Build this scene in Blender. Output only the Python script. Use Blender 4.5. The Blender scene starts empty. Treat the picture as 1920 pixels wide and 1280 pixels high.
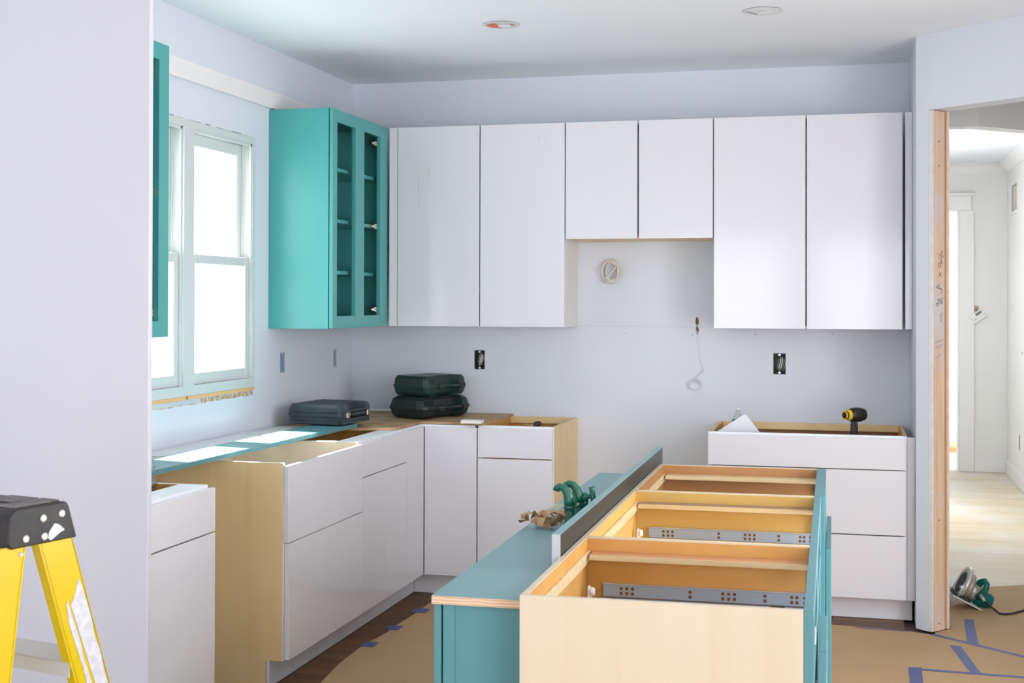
import bpy, bmesh, math, random
from mathutils import Vector, Matrix
random.seed(7)
PI = math.pi
SC = bpy.context.scene
COL = SC.collection

# ------------------------------------------------------------------ camera
YAW, PITCH, ROLL = 0.2476, 0.0082, 0.0023
CAMP = Vector((2.749, -7.2008, 1.5078))
R0 = Vector((math.cos(YAW), math.sin(YAW), 0)); Y0 = Vector((-math.sin(YAW), math.cos(YAW), 0)); Z0 = Vector((0, 0, 1))
FW = math.cos(PITCH)*Y0 + math.sin(PITCH)*Z0
U0 = -math.sin(PITCH)*Y0 + math.cos(PITCH)*Z0
RT = math.cos(ROLL)*R0 + math.sin(ROLL)*U0
UP = -math.sin(ROLL)*R0 + math.cos(ROLL)*U0
cam = bpy.data.cameras.new('camera'); camo = bpy.data.objects.new('camera', cam); COL.objects.link(camo)
camo.matrix_world = Matrix(((RT.x, UP.x, -FW.x, CAMP.x), (RT.y, UP.y, -FW.y, CAMP.y), (RT.z, UP.z, -FW.z, CAMP.z), (0, 0, 0, 1)))
cam.sensor_width = 36; cam.lens = 2516.98/1920*36
cam.shift_x = 2.8/1920; cam.shift_y = -95.7/1920
cam.clip_end = 200; cam.clip_start = .05
cam.dof.use_dof = True; cam.dof.focus_distance = 5.6; cam.dof.aperture_fstop = 11
SC.camera = camo

# ------------------------------------------------------------------ world, sun, daylight
w = bpy.data.worlds.new('world'); SC.world = w; w.use_nodes = True
wn = w.node_tree.nodes; wl = w.node_tree.links
bg = wn['Background']
bg.inputs[0].default_value = (.92, .955, 1.0, 1); bg.inputs[1].default_value = 6.5
SC.view_settings.view_transform = 'Standard'; SC.view_settings.look = 'None'
SC.view_settings.gamma = 1; SC.view_settings.use_curve_mapping = False
SC.view_settings.exposure = -0.20

def light(kind, name, loc, direction, energy, color=(1, 1, 1), size=None, portal=False):
    l = bpy.data.lights.new(name, kind); o = bpy.data.objects.new(name, l); COL.objects.link(o)
    o.location = loc; l.energy = energy; l.color = color
    o.rotation_euler = Vector(direction).to_track_quat('-Z', 'Y').to_euler()
    if kind == 'AREA':
        l.shape = 'RECTANGLE'; l.size, l.size_y = size
        if portal: l.cycles.is_portal = True
    return o
# sun through the kitchen window, steep, from the left
sun = light('SUN', 'sun', (-4, -2, 8), (.74, -.16, -1), 60.0, (1, .97, .92)); sun.data.angle = math.radians(.8)
# portal at the kitchen window (only guides sampling of the sky)
light('AREA', 'window_portal', (-.16, -1.96, 1.69), (1, 0, 0), 1, size=(1.34, 1.18), portal=True)
# area lamps at unseen openings: rear windows inferred from reflections, the others added fill
light('AREA', 'rear_daylight', (1.05, -13.86, 1.30), (0, 1, .2), 50, (.95, .96, 1.0), (1.5, 2.3))
light('AREA', 'rear_daylight_right', (3.05, -13.86, 1.30), (0, 1, .2), 55, (.95, .96, 1.0), (1.5, 2.3))
light('AREA', 'side_fill', (4.16, -7.4, 1.25), (-1, .45, 0), 68, (1, .98, .98), (2.2, 2.1))  # side area lamps added to lift the left cabinet fronts
light('AREA', 'side_fill_front', (4.16, -3.35, 1.25), (-1, .2, .1), 50, (1, .98, .98), (1.7, 2.1))
light('AREA', 'hall_fill', (4.07, 2.90, 1.58), (-1, -.1, .15), 30, (1, .985, .96), (1.1, 1.25))  # added to brighten the hall, its opening is unseen
light('AREA', 'far_room_fill', (4.9, 6.7, 1.5), (-1, 0, 0), 16, (1, 1, 1), (1.6, 1.8))  # area fill standing inside the far room

# ------------------------------------------------------------------ materials
def mat(name, col, rough=.5, metal=0, coat=0, spec=.5, noise=None, bump=0, trans=0, ior=1.45, alpha=1, grain=None, emit=None):
    """noise=(scale, amount, colour2); grain=(axis, scale, colour2, amount)"""
    m = bpy.data.materials.new(name); m.use_nodes = True
    nt = m.node_tree; b = nt.nodes['Principled BSDF']; L = nt.links
    b.inputs['Base Color'].default_value = (*col, 1); b.inputs['Roughness'].default_value = rough
    b.inputs['Metallic'].default_value = metal; b.inputs['Coat Weight'].default_value = coat
    b.inputs['Coat Roughness'].default_value = .04
    b.inputs['Specular IOR Level'].default_value = spec
    b.inputs['Transmission Weight'].default_value = trans; b.inputs['IOR'].default_value = ior
    if emit:
        b.inputs['Emission Color'].default_value = (*emit[0], 1); b.inputs['Emission Strength'].default_value = emit[1]
    tc = nt.nodes.new('ShaderNodeTexCoord')
    last = None
    def mixin(prev, fac, c2):
        mx = nt.nodes.new('ShaderNodeMix'); mx.data_type = 'RGBA'
        L.new(fac, mx.inputs[0])
        if prev is None: mx.inputs[6].default_value = (*col, 1)
        else: L.new(prev, mx.inputs[6])
        mx.inputs[7].default_value = (*c2, 1)
        return mx.outputs[2]
    def ramp(src, lo, hi, amt):
        mr = nt.nodes.new('ShaderNodeMapRange'); L.new(src, mr.inputs[0])
        mr.inputs[1].default_value = lo; mr.inputs[2].default_value = hi; mr.inputs[3].default_value = 0; mr.inputs[4].default_value = amt
        return mr.outputs[0]
    if grain:
        ax, sc, c2, amt = grain
        mp = nt.nodes.new('ShaderNodeMapping'); L.new(tc.outputs['Object'], mp.inputs[0])
        s = [sc, sc, sc]; s['XYZ'.index(ax)] = sc*.07
        mp.inputs['Scale'].default_value = s
        n = nt.nodes.new('ShaderNodeTexNoise'); L.new(mp.outputs[0], n.inputs[0]); n.inputs['Scale'].default_value = 1.0
        n.inputs['Detail'].default_value = 5; n.inputs['Distortion'].default_value = .6
        last = mixin(last, ramp(n.outputs[0], .35, .7, amt), c2)
    if noise:
        sc, amt, c2 = noise
        n = nt.nodes.new('ShaderNodeTexNoise'); L.new(tc.outputs['Object'], n.inputs[0]); n.inputs['Scale'].default_value = sc
        n.inputs['Detail'].default_value = 4
        last = mixin(last, ramp(n.outputs[0], .4, .72, amt), c2)
    if last is not None: L.new(last, b.inputs['Base Color'])
    if bump:
        n = nt.nodes.new('ShaderNodeTexNoise'); L.new(tc.outputs['Object'], n.inputs[0]); n.inputs['Scale'].default_value = 60
        bp = nt.nodes.new('ShaderNodeBump'); bp.inputs['Strength'].default_value = bump; bp.inputs['Distance'].default_value = .01
        L.new(n.outputs[0], bp.inputs['Height']); L.new(bp.outputs[0], b.inputs['Normal'])
    return m

WALL = mat('wall_paint', (.70, .73, .80), .62, noise=(3, .25, (.68, .71, .78)), bump=.03)
CEIL = mat('ceiling_paint', (.86, .90, .955), .8)
HALLW = mat('hall_plaster', (.88, .88, .87), .7, noise=(2, .3, (.84, .83, .80)))
TRIMW = mat('white_trim', (.88, .88, .88), .4)
WINW = mat('window_vinyl', (.62, .66, .65), .3)
GLOSS = mat('white_gloss', (.75, .735, .775), .11, coat=.06, spec=.38, noise=(.9, .10, (.74, .725, .745)))
EDGEW = mat('white_edge', (.86, .87, .90), .35)
PANELW = mat('white_panel', (.68, .67, .73), .35)
CARCW = mat('grey_white_side', (.78, .76, .74), .5)
BIRCH = mat('birch_ply', (.86, .64, .34), .42, grain=('Z', 14, (.78, .54, .25), .6), noise=(1.8, .5, (.90, .71, .43)))
BIRCHP = mat('birch_pale', (.70, .60, .45), .40, grain=('Z', 16, (.66, .54, .38), .7), noise=(2.2, .5, (.73, .65, .52)))
BIRCHI = mat('birch_inner_bounce', (.66, .35, .09), .40, grain=('X', 18, (.62, .29, .06), .7), noise=(5, .5, (.78, .46, .17)))  # orange deepened to carry the warm bounce between inner birch faces
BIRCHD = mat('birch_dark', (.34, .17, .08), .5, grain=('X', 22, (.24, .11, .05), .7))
PINE = mat('pine_strip', (.76, .60, .36), .5, grain=('X', 30, (.60, .42, .20), .8))
TERR = mat('red_veneer', (.62, .30, .15), .45, grain=('X', 30, (.55, .24, .10), .6))
TEAL = mat('teal_paint', (.095, .270, .305), .36, spec=.45, noise=(1.5, .3, (.105, .28, .31)))
TEALT = mat('teal_top', (.19, .36, .39), .36, noise=(6, .3, (.19, .38, .38)))
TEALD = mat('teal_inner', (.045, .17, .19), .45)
DARK = mat('dark_gap', (.02, .02, .02), .8)
CHROME = mat('hinge_steel', (.55, .52, .47), .25, metal=1)
ZINC = mat('zinc_slide', (.42, .52, .64), .30, metal=.35)
ZINCL = mat('zinc_edge', (.75, .76, .80), .3, metal=.6)
HOLE = mat('slide_hole', (.16, .06, .02), .6)
WPLAST = mat('white_plastic', (.85, .83, .82), .35)
KRAFT = mat('kraft_paper', (.50, .325, .17), .75, noise=(4, .5, (.45, .29, .145)), bump=.05)
TAPE = mat('blue_tape', (.085, .105, .27), .6, noise=(30, .4, (.11, .13, .30)))
PLYF = mat('hall_plywood', (.64, .53, .36), .55, grain=('X', 6, (.78, .70, .54), .9), noise=(1.6, .9, (.76, .74, .70)))
CASEB = mat('black_case_plastic', (.028, .042, .048), .42, noise=(14, .6, (.06, .085, .09)))
CASEG = mat('green_case_plastic', (.012, .035, .030), .38, noise=(9, .5, (.022, .055, .045)))
CASEK = mat('black_green_plastic', (.010, .018, .018), .45, noise=(9, .5, (.016, .030, .028)))
LATCH = mat('brown_latch', (.035, .022, .022), .4)
BLACKP = mat('black_plastic', (.016, .014, .014), .45, noise=(20, .5, (.04, .035, .033)))
YEL = mat('yellow_fibreglass', (.62, .44, .0), .33, spec=.6)
YELT = mat('tool_yellow', (.80, .52, .02), .4)
ALU = mat('aluminium', (.58, .56, .50), .4, metal=.5)
RIVET = mat('rivet', (.66, .66, .60), .35, metal=.4)
STICK = mat('grey_sticker', (.52, .52, .58), .6, noise=(60, .8, (.72, .72, .76)))
GREENM = mat('green_cast_metal', (.006, .13, .085), .30, spec=.7, noise=(40, .6, (.01, .06, .045)))
CARD = mat('brown_cardboard', (.40, .24, .12), .75, noise=(25, .7, (.58, .42, .24)))
STUD = mat('stud_wood', (.82, .58, .40), .7, grain=('Z', 30, (.52, .29, .15), .5), noise=(3.2, 1.0, (.66, .60, .58)))
INK = mat('marker_ink', (.03, .025, .03), .7)
PENC = mat('pencil', (.25, .22, .22), .7)
SAWT = mat('saw_teal', (.0, .14, .13), .32)
SAWM = mat('saw_metal', (.50, .47, .40), .38, metal=.45)
RUBB = mat('black_rubber', (.03, .028, .025), .5)
WIREW = mat('white_wire', (.80, .79, .76), .4)
WIRET = mat('thin_wire', (.72, .74, .74), .45)
BOXM = mat('box_metal', (.32, .36, .42), .4, metal=.6)
TEALW = mat('teal_wall_cabinet', (.070, .360, .345), .30, spec=.5, noise=(1.5, .3, (.085, .355, .34)))
BOXB = mat('box_blue', (.30, .40, .55), .45)
PAPERW = mat('white_paper', (.84, .84, .92), .7)
CAPB = mat('cap_white', (.75, .76, .76), .4)
RED = mat('red_fitting', (.75, .12, .05), .4)
BROWNR = mat('rough_brown', (.42, .26, .14), .8, noise=(40, 1.0, (.75, .68, .60)))
PINKM = mat('board_white', (.84, .81, .81), .5)
ORW = mat('fresh_wood', (.80, .50, .24), .6, grain=('Y', 30, (.72, .40, .16), .6))
LCD = mat('lcd', (.18, .20, .16), .3)
TTAPE = mat('teal_tape', (.05, .42, .45), .5)
LAB = mat('bottle_label', (.02, .30, .18), .5)

def glass(name, tint=(1, 1, 1), rough=0.0):
    m = bpy.data.materials.new(name); m.use_nodes = True; nt = m.node_tree
    b = nt.nodes['Principled BSDF']; out = nt.nodes['Material Output']
    tr = nt.nodes.new('ShaderNodeBsdfTransparent'); tr.inputs[0].default_value = (*tint, 1)
    gl = nt.nodes.new('ShaderNodeBsdfGlossy'); gl.inputs['Roughness'].default_value = rough
    mx = nt.nodes.new('ShaderNodeMixShader'); lw = nt.nodes.new('ShaderNodeLayerWeight')
    pw = nt.nodes.new('ShaderNodeMath'); pw.operation = 'POWER'; nt.links.new(lw.outputs['Facing'], pw.inputs[0]); pw.inputs[1].default_value = 5
    fr = nt.nodes.new('ShaderNodeMath'); fr.operation = 'MULTIPLY_ADD'; nt.links.new(pw.outputs[0], fr.inputs[0]); fr.inputs[1].default_value = .8; fr.inputs[2].default_value = .04
    nt.links.new(fr.outputs[0], mx.inputs[0]); nt.links.new(tr.outputs[0], mx.inputs[1]); nt.links.new(gl.outputs[0], mx.inputs[2])
    nt.links.new(mx.outputs[0], out.inputs[0]); nt.nodes.remove(b)
    return m
GLASS = glass('window_glass', (.97, .99, .98))
PET = glass('clear_plastic', (.90, .93, .91), .05)
FILM = glass('plastic_film', (.88, .92, .95), .25)

def plyedge():
    m = bpy.data.materials.new('ply_edge'); m.use_nodes = True; nt = m.node_tree; b = nt.nodes['Principled BSDF']; L = nt.links
    tc = nt.nodes.new('ShaderNodeTexCoord'); sp = nt.nodes.new('ShaderNodeSeparateXYZ'); L.new(tc.outputs['Object'], sp.inputs[0])
    n = nt.nodes.new('ShaderNodeTexNoise'); L.new(tc.outputs['Object'], n.inputs[0]); n.inputs['Scale'].default_value = 25
    ma = nt.nodes.new('ShaderNodeMath'); ma.operation = 'MULTIPLY'; L.new(sp.outputs[2], ma.inputs[0]); ma.inputs[1].default_value = 900
    ad = nt.nodes.new('ShaderNodeMath'); ad.operation = 'MULTIPLY_ADD'; L.new(n.outputs[0], ad.inputs[0]); ad.inputs[1].default_value = 6; L.new(ma.outputs[0], ad.inputs[2])
    si = nt.nodes.new('ShaderNodeMath'); si.operation = 'SINE'; L.new(ad.outputs[0], si.inputs[0])
    mr = nt.nodes.new('ShaderNodeMapRange'); L.new(si.outputs[0], mr.inputs[0]); mr.inputs[1].default_value = -.6; mr.inputs[2].default_value = .9
    mx = nt.nodes.new('ShaderNodeMix'); mx.data_type = 'RGBA'; L.new(mr.outputs[0], mx.inputs[0])
    mx.inputs[6].default_value = (.66, .42, .26, 1); mx.inputs[7].default_value = (.80, .62, .46, 1); L.new(mx.outputs[2], b.inputs['Base Color'])
    b.inputs['Roughness'].default_value = .6
    return m
PLYE = plyedge()

# ------------------------------------------------------------------ mesh builder
ORG = {}
class MB:
    def __init__(s): s.bm = bmesh.new()
    def box(s, x0, x1, y0, y1, z0, z1, bev=0, M=None):
        t = bmesh.new(); r = bmesh.ops.create_cube(t, size=1)
        for v in t.verts:
            v.co = Vector(((x0+x1)/2 + v.co.x*(x1-x0), (y0+y1)/2 + v.co.y*(y1-y0), (z0+z1)/2 + v.co.z*(z1-z0)))
        if bev: bmesh.ops.bevel(t, geom=t.edges[:], offset=min(bev, .45*min(abs(x1-x0), abs(y1-y0), abs(z1-z0))), segments=1, affect='EDGES')
        s._add(t, M); return s
    def _add(s, t, M=None):
        if M is not None: bmesh.ops.transform(t, matrix=M, verts=t.verts)
        mp = {}
        for v in t.verts: mp[v] = s.bm.verts.new(v.co)
        for f in t.faces:
            try:
                nf = s.bm.faces.new([mp[v] for v in f.verts]); nf.smooth = f.smooth
            except ValueError: pass
        t.free()
    def prism(s, pts, a, b, axis='Z', M=None, bev=0):
        """pts polygon in the two other axes (XY, or YZ for X, or XZ for Y)"""
        t = bmesh.new()
        def mk(p, h):
            if axis == 'Z': return Vector((p[0], p[1], h))
            if axis == 'X': return Vector((h, p[0], p[1]))
            return Vector((p[0], h, p[1]))
        lo = [t.verts.new(mk(p, a)) for p in pts]; hi = [t.verts.new(mk(p, b)) for p in pts]
        n = len(pts)
        t.faces.new(lo[::-1]); t.faces.new(hi)
        for i in range(n): t.faces.new((lo[i], lo[(i+1) % n], hi[(i+1) % n], hi[i]))
        if bev: bmesh.ops.bevel(t, geom=t.edges[:], offset=bev, segments=1, affect='EDGES')
        bmesh.ops.recalc_face_normals(t, faces=t.faces)
        s._add(t, M); return s
    def tube(s, pts, r, seg=8, closed=False, M=None):
        t = bmesh.new(); P = [Vector(p) for p in pts]; n = len(P)
        rr = r if isinstance(r, (list, tuple)) else [r]*n
        rings = []; prev = None
        for i, p in enumerate(P):
            if closed: d = (P[(i+1) % n] - P[i-1])
            else: d = P[min(i+1, n-1)] - P[max(i-1, 0)]
            d = d.normalized() if d.length > 1e-9 else Vector((0, 0, 1))
            if prev is None:
                u = d.cross(Vector((0, 0, 1)))
                if u.length < 1e-3: u = d.cross(Vector((0, 1, 0)))
            else: u = prev - d*prev.dot(d)
            u.normalize(); prev = u; v = d.cross(u)
            rings.append([t.verts.new(p + (u*math.cos(2*PI*k/seg) + v*math.sin(2*PI*k/seg))*rr[i]) for k in range(seg)])
        m = n if closed else n-1
        for i in range(m):
            A, B = rings[i], rings[(i+1) % n]
            for k in range(seg):
                f = t.faces.new((A[k], A[(k+1) % seg], B[(k+1) % seg], B[k])); f.smooth = True
        if not closed: t.faces.new(rings[0][::-1]); t.faces.new(rings[-1])
        bmesh.ops.recalc_face_normals(t, faces=t.faces)
        s._add(t, M); return s
    def lathe(s, prof, c=(0, 0, 0), seg=20, M=None, smooth=True):
        """prof: list of (radius, height) about local Z, then M, then moved to c"""
        t = bmesh.new(); rings = []
        for r, h in prof:
            rings.append([t.verts.new((max(r, 1e-4)*math.cos(2*PI*k/seg), max(r, 1e-4)*math.sin(2*PI*k/seg), h)) for k in range(seg)])
        for A, B in zip(rings, rings[1:]):
            for k in range(seg):
                f = t.faces.new((A[k], A[(k+1) % seg], B[(k+1) % seg], B[k])); f.smooth = smooth
        t.faces.new(rings[0][::-1]); t.faces.new(rings[-1])
        bmesh.ops.recalc_face_normals(t, faces=t.faces)
        MM = Matrix.Translation(Vector(c)) @ (M if M is not None else Matrix())
        s._add(t, MM); return s
    def quad(s, a, b, c, d):
        f = s.bm.faces.new([s.bm.verts.new(Vector(p)) for p in (a, b, c, d)]); return s
    def build(s, name, m, parent=None, label=None):
        me = bpy.data.meshes.new(name)
        if parent is not None:
            r = parent
            while r.parent: r = r.parent
            o3 = ORG.get(r.name, (0, 0, 0))
            bmesh.ops.translate(s.bm, verts=s.bm.verts, vec=-Vector(o3))
        s.bm.to_mesh(me); s.bm.free(); me.materials.append(m)
        o = bpy.data.objects.new(name, me); COL.objects.link(o)
        if parent is not None: o.parent = parent
        if label: o['label'] = label
        return o
def bx(*a, **k): return MB().box(*a, **k)
def structure(o): o['kind'] = 'structure'; return o
def tag(o, label, cat, group=None):
    o['label'] = label; o['category'] = cat
    if group: o['group'] = group
    return o
# island frame: local coordinates, turned a little against the room
IA = .0122
def G(x, y, z):
    c, s = math.cos(IA), math.sin(IA)
    return (2.0431 + c*x - s*y, -3 + s*x + c*y, z)
def thing(name, label, cat, org, frame='room', rotz=0, group=None):
    """org = origin in the frame's coordinates; parts are written in the same coordinates"""
    o = bpy.data.objects.new(name, None); COL.objects.link(o); o.empty_display_size = .1
    o['label'] = label; o['category'] = cat
    if group: o['group'] = group
    ORG[o.name] = org
    if frame == 'island': o.location = G(*org); o.rotation_euler = (0, 0, IA)
    elif frame == 'local': o.location = rotz[0]; o.rotation_euler = rotz[1] if len(rotz) > 1 else (0, 0, 0)
    else: o.location = org
    return o
def single(mb, name, m, label, cat, org, group=None, frame='room'):
    """a top-level thing that is one mesh; geometry written in frame coordinates"""
    bmesh.ops.translate(mb.bm, verts=mb.bm.verts, vec=-Vector(org))
    o = mb.build(name, m)
    if frame == 'island': o.location = G(*org); o.rotation_euler = (0, 0, IA)
    else: o.location = org
    return tag(o, label, cat, group)
G_ = .0015
H = 2.743
# ================================================================== SETTING
# floor slab, planks
fl = structure(bx(-.2, 5.6, -14.2, 8.3, -.06, -.012).build('floor', mat('floor_base', (.10, .06, .04), .8)))
PL = [mat('walnut_plank', (.19, .085, .035), .45, spec=.3, grain=('X', 9, (.075, .032, .014), .9)),
      mat('walnut_plank_red', (.24, .11, .045), .45, spec=.3, grain=('X', 8, (.08, .040, .02), .9)),
      mat('walnut_plank_dark', (.12, .055, .026), .45, spec=.3, grain=('X', 10, (.20, .105, .06), .6))]
pmesh = {}
def plank(x0, x1, y0, y1, k):
    key = (round(x1-x0, 2), k)
    if key not in pmesh:
        w_ = x1-x0
        o = bx(0, w_-.0025, 0, y1-y0-.0025, 0, .0115, bev=.0012).build('plank', PL[k]); pmesh[key] = o.data
    else:
        o = bpy.data.objects.new('plank', pmesh[key]); COL.objects.link(o)
    o.location = (x0, y0, -.012); o.parent = fl
y = -8.0
r = 0
while y < -.55:
    yy = y + .125
    xs = .50 - (r*.37 % .6)
    while xs < 3.1:
        L_ = [.9, 1.2][(r + int(xs*3)) % 2]
        x0 = max(xs, .30); x1 = min(xs + L_, 3.0 if y > -1.0 else 4.15)
        if x1 - x0 > .1: plank(x0, x1, y, yy, (r*2 + int(xs*7)) % 3)
        xs += L_
    y = yy; r += 1
# plywood subfloor sheets in the hall
fh = structure(bx(3.17, 5.5, .1, 8.3, -.012, -.004).build('floor.001', PLYF))
for (x0, x1, y0, y1) in [(3.18, 4.10, .12, 1.33), (3.18, 4.10, 1.335, 3.77), (3.18, 4.10, 3.775, 5.42), (3.18, 5.4, 5.425, 8.2)]:
    o = bx(x0, x1, y0, y1, -.004, .0, bev=.0015).build('sheet', PLYF, fh)
# kitchen walls
def wall_with_holes(name, axis, pos0, pos1, a0, a1, z0, z1, holes, m):
    """axis 'X': wall spans y (a) at x pos0..pos1 ; holes (a0,a1,z0,z1)"""
    mb = MB(); cuts = sorted(set([a0, a1] + [h[0] for h in holes] + [h[1] for h in holes]))
    for c0, c1 in zip(cuts, cuts[1:]):
        hs = sorted([h for h in holes if h[0] <= c0 + 1e-6 and h[1] >= c1 - 1e-6], key=lambda h: h[2])
        z = z0
        for h in hs + [None]:
            top = h[2] if h else z1
            if top > z:
                if axis == 'X': mb.box(pos0, pos1, c0, c1, z, top)
                else: mb.box(c0, c1, pos0, pos1, z, top)
            if h: z = h[3]
    bmesh.ops.remove_doubles(mb.bm, verts=mb.bm.verts, dist=1e-5)
    return structure(mb.build(name, m))
WY0, WY1, WZ0, WZ1 = -2.645, -1.300, 1.085, 2.282
outl = [(-1.0, -.945, 1.150, 1.250), (-.290, -.245, 1.145, 1.245)]
wall_with_holes('wall_left', 'X', -.15, 0, -14.0, 0, 0, H, [(WY0, WY1, WZ0, WZ1)] + outl, WALL)
outb = [(.722, .782, 1.130, 1.236), (2.358, 2.422, 1.128, 1.238), (1.945, 1.972, 1.335, 1.425)]
wall_with_holes('wall_back', 'Y', 0, .10, -.15, 3.17, 0, H, outb, WALL)
wall_with_holes('wall_rear', 'Y', -14.1, -13.95, -.15, 4.35, 0, H, [(.25, 1.85, .10, 2.50), (2.25, 3.85, .10, 2.50)], WALL)
wall_with_holes('wall_right', 'X', 4.20, 4.35, -14.0, -1.70, 0, H, [(-8.55, -6.25, .15, 2.40), (-4.25, -2.45, .15, 2.40)], WALL)
structure(bx(-.15, 5.6, -14.1, 8.3, H, H+.1).build('ceiling', CEIL))
structure(bx(-.70, -.152, -14.0, .3, 2.66, 2.74).build('added_overhang', TRIMW))   # unseen overhang added outside the window wall to block high sun
# frames of the rear windows and of the side openings added for fill
for n, (axis, a, b_, z0, z1, pos) in enumerate([('Y', .25, 1.85, .10, 2.50, -13.95), ('Y', 2.25, 3.85, .10, 2.50, -13.95), ('X', -8.55, -6.25, .15, 2.40, 4.20), ('X', -4.25, -2.45, .15, 2.40, 4.20)]):
    mb = MB()
    def fb(u0, u1, zz0, zz1):
        if axis == 'Y': mb.box(u0, u1, -14.06, -13.93, zz0, zz1)
        else: mb.box(4.18, 4.31, u0, u1, zz0, zz1)
    fb(a, a+.06, z0, z1); fb(b_-.06, b_, z0, z1); fb(a, b_, z0, z0+.06); fb(a, b_, z1-.06, z1); fb((a+b_)/2-.03, (a+b_)/2+.03, z0+.06, z1-.06); fb(a+.06, b_-.06, (z0+z1)/2-.025, (z0+z1)/2+.025)
    structure(mb.build('window_%d' % (n+2 if n < 3 else 6), TRIMW))
# wall between kitchen and hall with the angled opening
def dp(s, n): return (3.035 + .757*s + .653*n, -.70 - .653*s + .757*n)
mb = MB()
mb.prism([(3.047, -.001), (3.047, -.705), dp(.086, 0), dp(.086, .12), (3.17, -.60), (3.17, -.001)], 0, H)
structure(mb.build('wall_pier', WALL))
mb = MB()
mb.prism([dp(.086, 0), dp(1.46, 0), dp(1.46, .12), dp(.086, .12)], 2.392, H)
structure(mb.build('wall_header', WALL))
structure(MB().prism([dp(1.462, 0), dp(1.56, 0), dp(1.56, .2), dp(1.462, .12)], 0, H).build('wall_pier.001', WALL))
# stud lining of the jamb
st = structure(MB().prism([dp(.087, .014), dp(.106, .014), dp(.106, .088), dp(.087, .088)], .002, 2.388).build('trim_1', STUD))
MB().prism([dp(.087, .095), dp(.101, .095), dp(.101, .108), dp(.087, .108)], .002, 2.388).build('second_stud', mat('orange_stud', (.62, .27, .09), .7, grain=('Z', 30, (.50, .20, .06), .6)), st)
structure(MB().prism([dp(.087, 0), dp(.104, 0), dp(.104, .0125), dp(.087, .0125)], .002, 2.390).build('trim_2', mat('drywall_edge', (.74, .70, .68), .8, noise=(30, .7, (.82, .82, .84)))))
structure(MB().prism([dp(.087, .109), dp(.108, .109), dp(.108, .1205), dp(.087, .1205)], .002, 2.390).build('trim_3', mat('plaster_edge', (.80, .76, .72), .8, noise=(30, .7, (.70, .62, .56)))))
# handwriting on the stud : strokes written in (n, z) on the reveal plane s=.1065
def stroke(mb, pts, r=.0011):
    mb.tube([(*dp(.1066, n), z) for n, z in pts], r, seg=4)
def jz(v): return 1.5078 + (561 - v)*.00256     # height on the jamb for a height in the photograph (metres)
def jn(u): return .014 + (u - 1752)/22*.074
mb = MB()
hw = [[(1759, 472), (1768, 480), (1766, 492)], [(1770, 469), (1765, 477), (1771, 480), (1767, 468)], [(1760, 478), (1770, 492)],
      [(1761, 490), (1764, 489), (1766, 494), (1763, 499), (1760, 496), (1761, 490)],
      [(1762, 508), (1767, 514)], [(1767, 507), (1762, 514)],
      [(1764, 534), (1761, 530), (1765, 528)], [(1760, 535), (1769, 538)], [(1765, 535), (1769, 541), (1764, 546)], [(1756, 531), (1757, 535)], [(1759, 530), (1759, 536)],
      [(1759, 556), (1770, 554)], [(1760, 556), (1760, 566)], [(1762, 558), (1769, 558), (1768, 564), (1763, 563)], [(1763, 560), (1769, 561)],
      [(1757, 562), (1760, 564), (1759, 568), (1756, 567), (1757, 562)],
      [(1765, 582), (1767, 597)], [(1768, 578), (1769, 586)]]
for s_ in hw: stroke(mb, [(jn(u), jz(v)) for u, v in s_], .0012)
mb.build('handwriting', INK, st)
mb = MB()
for row, (v0, n0) in enumerate([(634, 8), (644, 7), (662, 6)]):
    u = 1754
    for k in range(n0):
        pts = [(jn(u + i*.8), jz(v0 - row*1.0 - k*.9 + random.uniform(-2.2, 2.2))) for i in range(4)]
        stroke(mb, pts, .0005); u += 2.2
mb.build('pencil_note', PENC, st)
mb = MB()
for v in (272, 316, 949, 1134, 1162): mb.tube([(*dp(.1062, jn(1762)), jz(v)-.006 if v > 700 else jz(v)), (*dp(.1068, jn(1762)), jz(v)-.006 if v > 700 else jz(v))], .0035, 8)
mb.build('nail_hole', DARK, st)
# hall shell
wall_with_holes('wall_hall_left', 'X', 3.155, 3.17, .101, 5.42, 0, H, [], HALLW)
vent = (4.64, 5.02, 2.285, 2.505)
wall_with_holes('wall_hall_right', 'X', 4.10, 4.20, -1.60, 5.42, 0, H, [(2.3, 3.5, .9, 2.25), vent], HALLW)
structure(MB().box(4.08, 4.2, 2.3, 2.36, .9, 2.25).box(4.08, 4.2, 3.44, 3.5, .9, 2.25).box(4.08, 4.2, 2.36, 3.44, 2.19, 2.25).box(4.08, 4.2, 2.36, 3.44, .9, .96).build('window_5', TRIMW))  # frame added around the unseen opening of the hall fill lamp
wall_with_holes('wall_hall_far', 'Y', 5.42, 5.54, 3.155, 5.5, 0, H, [(3.17, 3.700, 0, 2.33)], HALLW)
# bulkhead across the hall
structure(MB().prism([(3.17, .40), (3.42, .40), (3.90, .84), (4.10, 1.02), (4.10, 1.14), (3.90, .98), (3.38, .52), (3.17, .52)], 2.455, H).build('trim_4', HALLW))
# crown mouldings
def crown(mb, a, b_, y0, axis):
    prof = [(0, 0), (0, -.095), (.012, -.095), (.022, -.07), (.055, -.025), (.075, -.015), (.075, 0)]
    if axis == 'Y': mb.prism([(y0 - p[0], H + p[1]) for p in prof], a, b_, 'X')
    else: mb.prism([(y0 - p[0], H + p[1]) for p in prof], a, b_, 'Y')
mb = MB(); crown(mb, 3.17, 4.10, 5.42, 'Y'); structure(mb.build('trim_5', TRIMW))
mb = MB(); crown(mb, 1.15, 5.34, 4.10, 'X'); structure(mb.build('trim_6', TRIMW))
structure(bx(3.822, 4.10, 5.402, 5.42, 0, .125, bev=.004).build('baseboard_far', TRIMW))
structure(bx(4.085, 4.10, 3.95, 5.40, 0, .125, bev=.004).build('baseboard_right', TRIMW))
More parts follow.
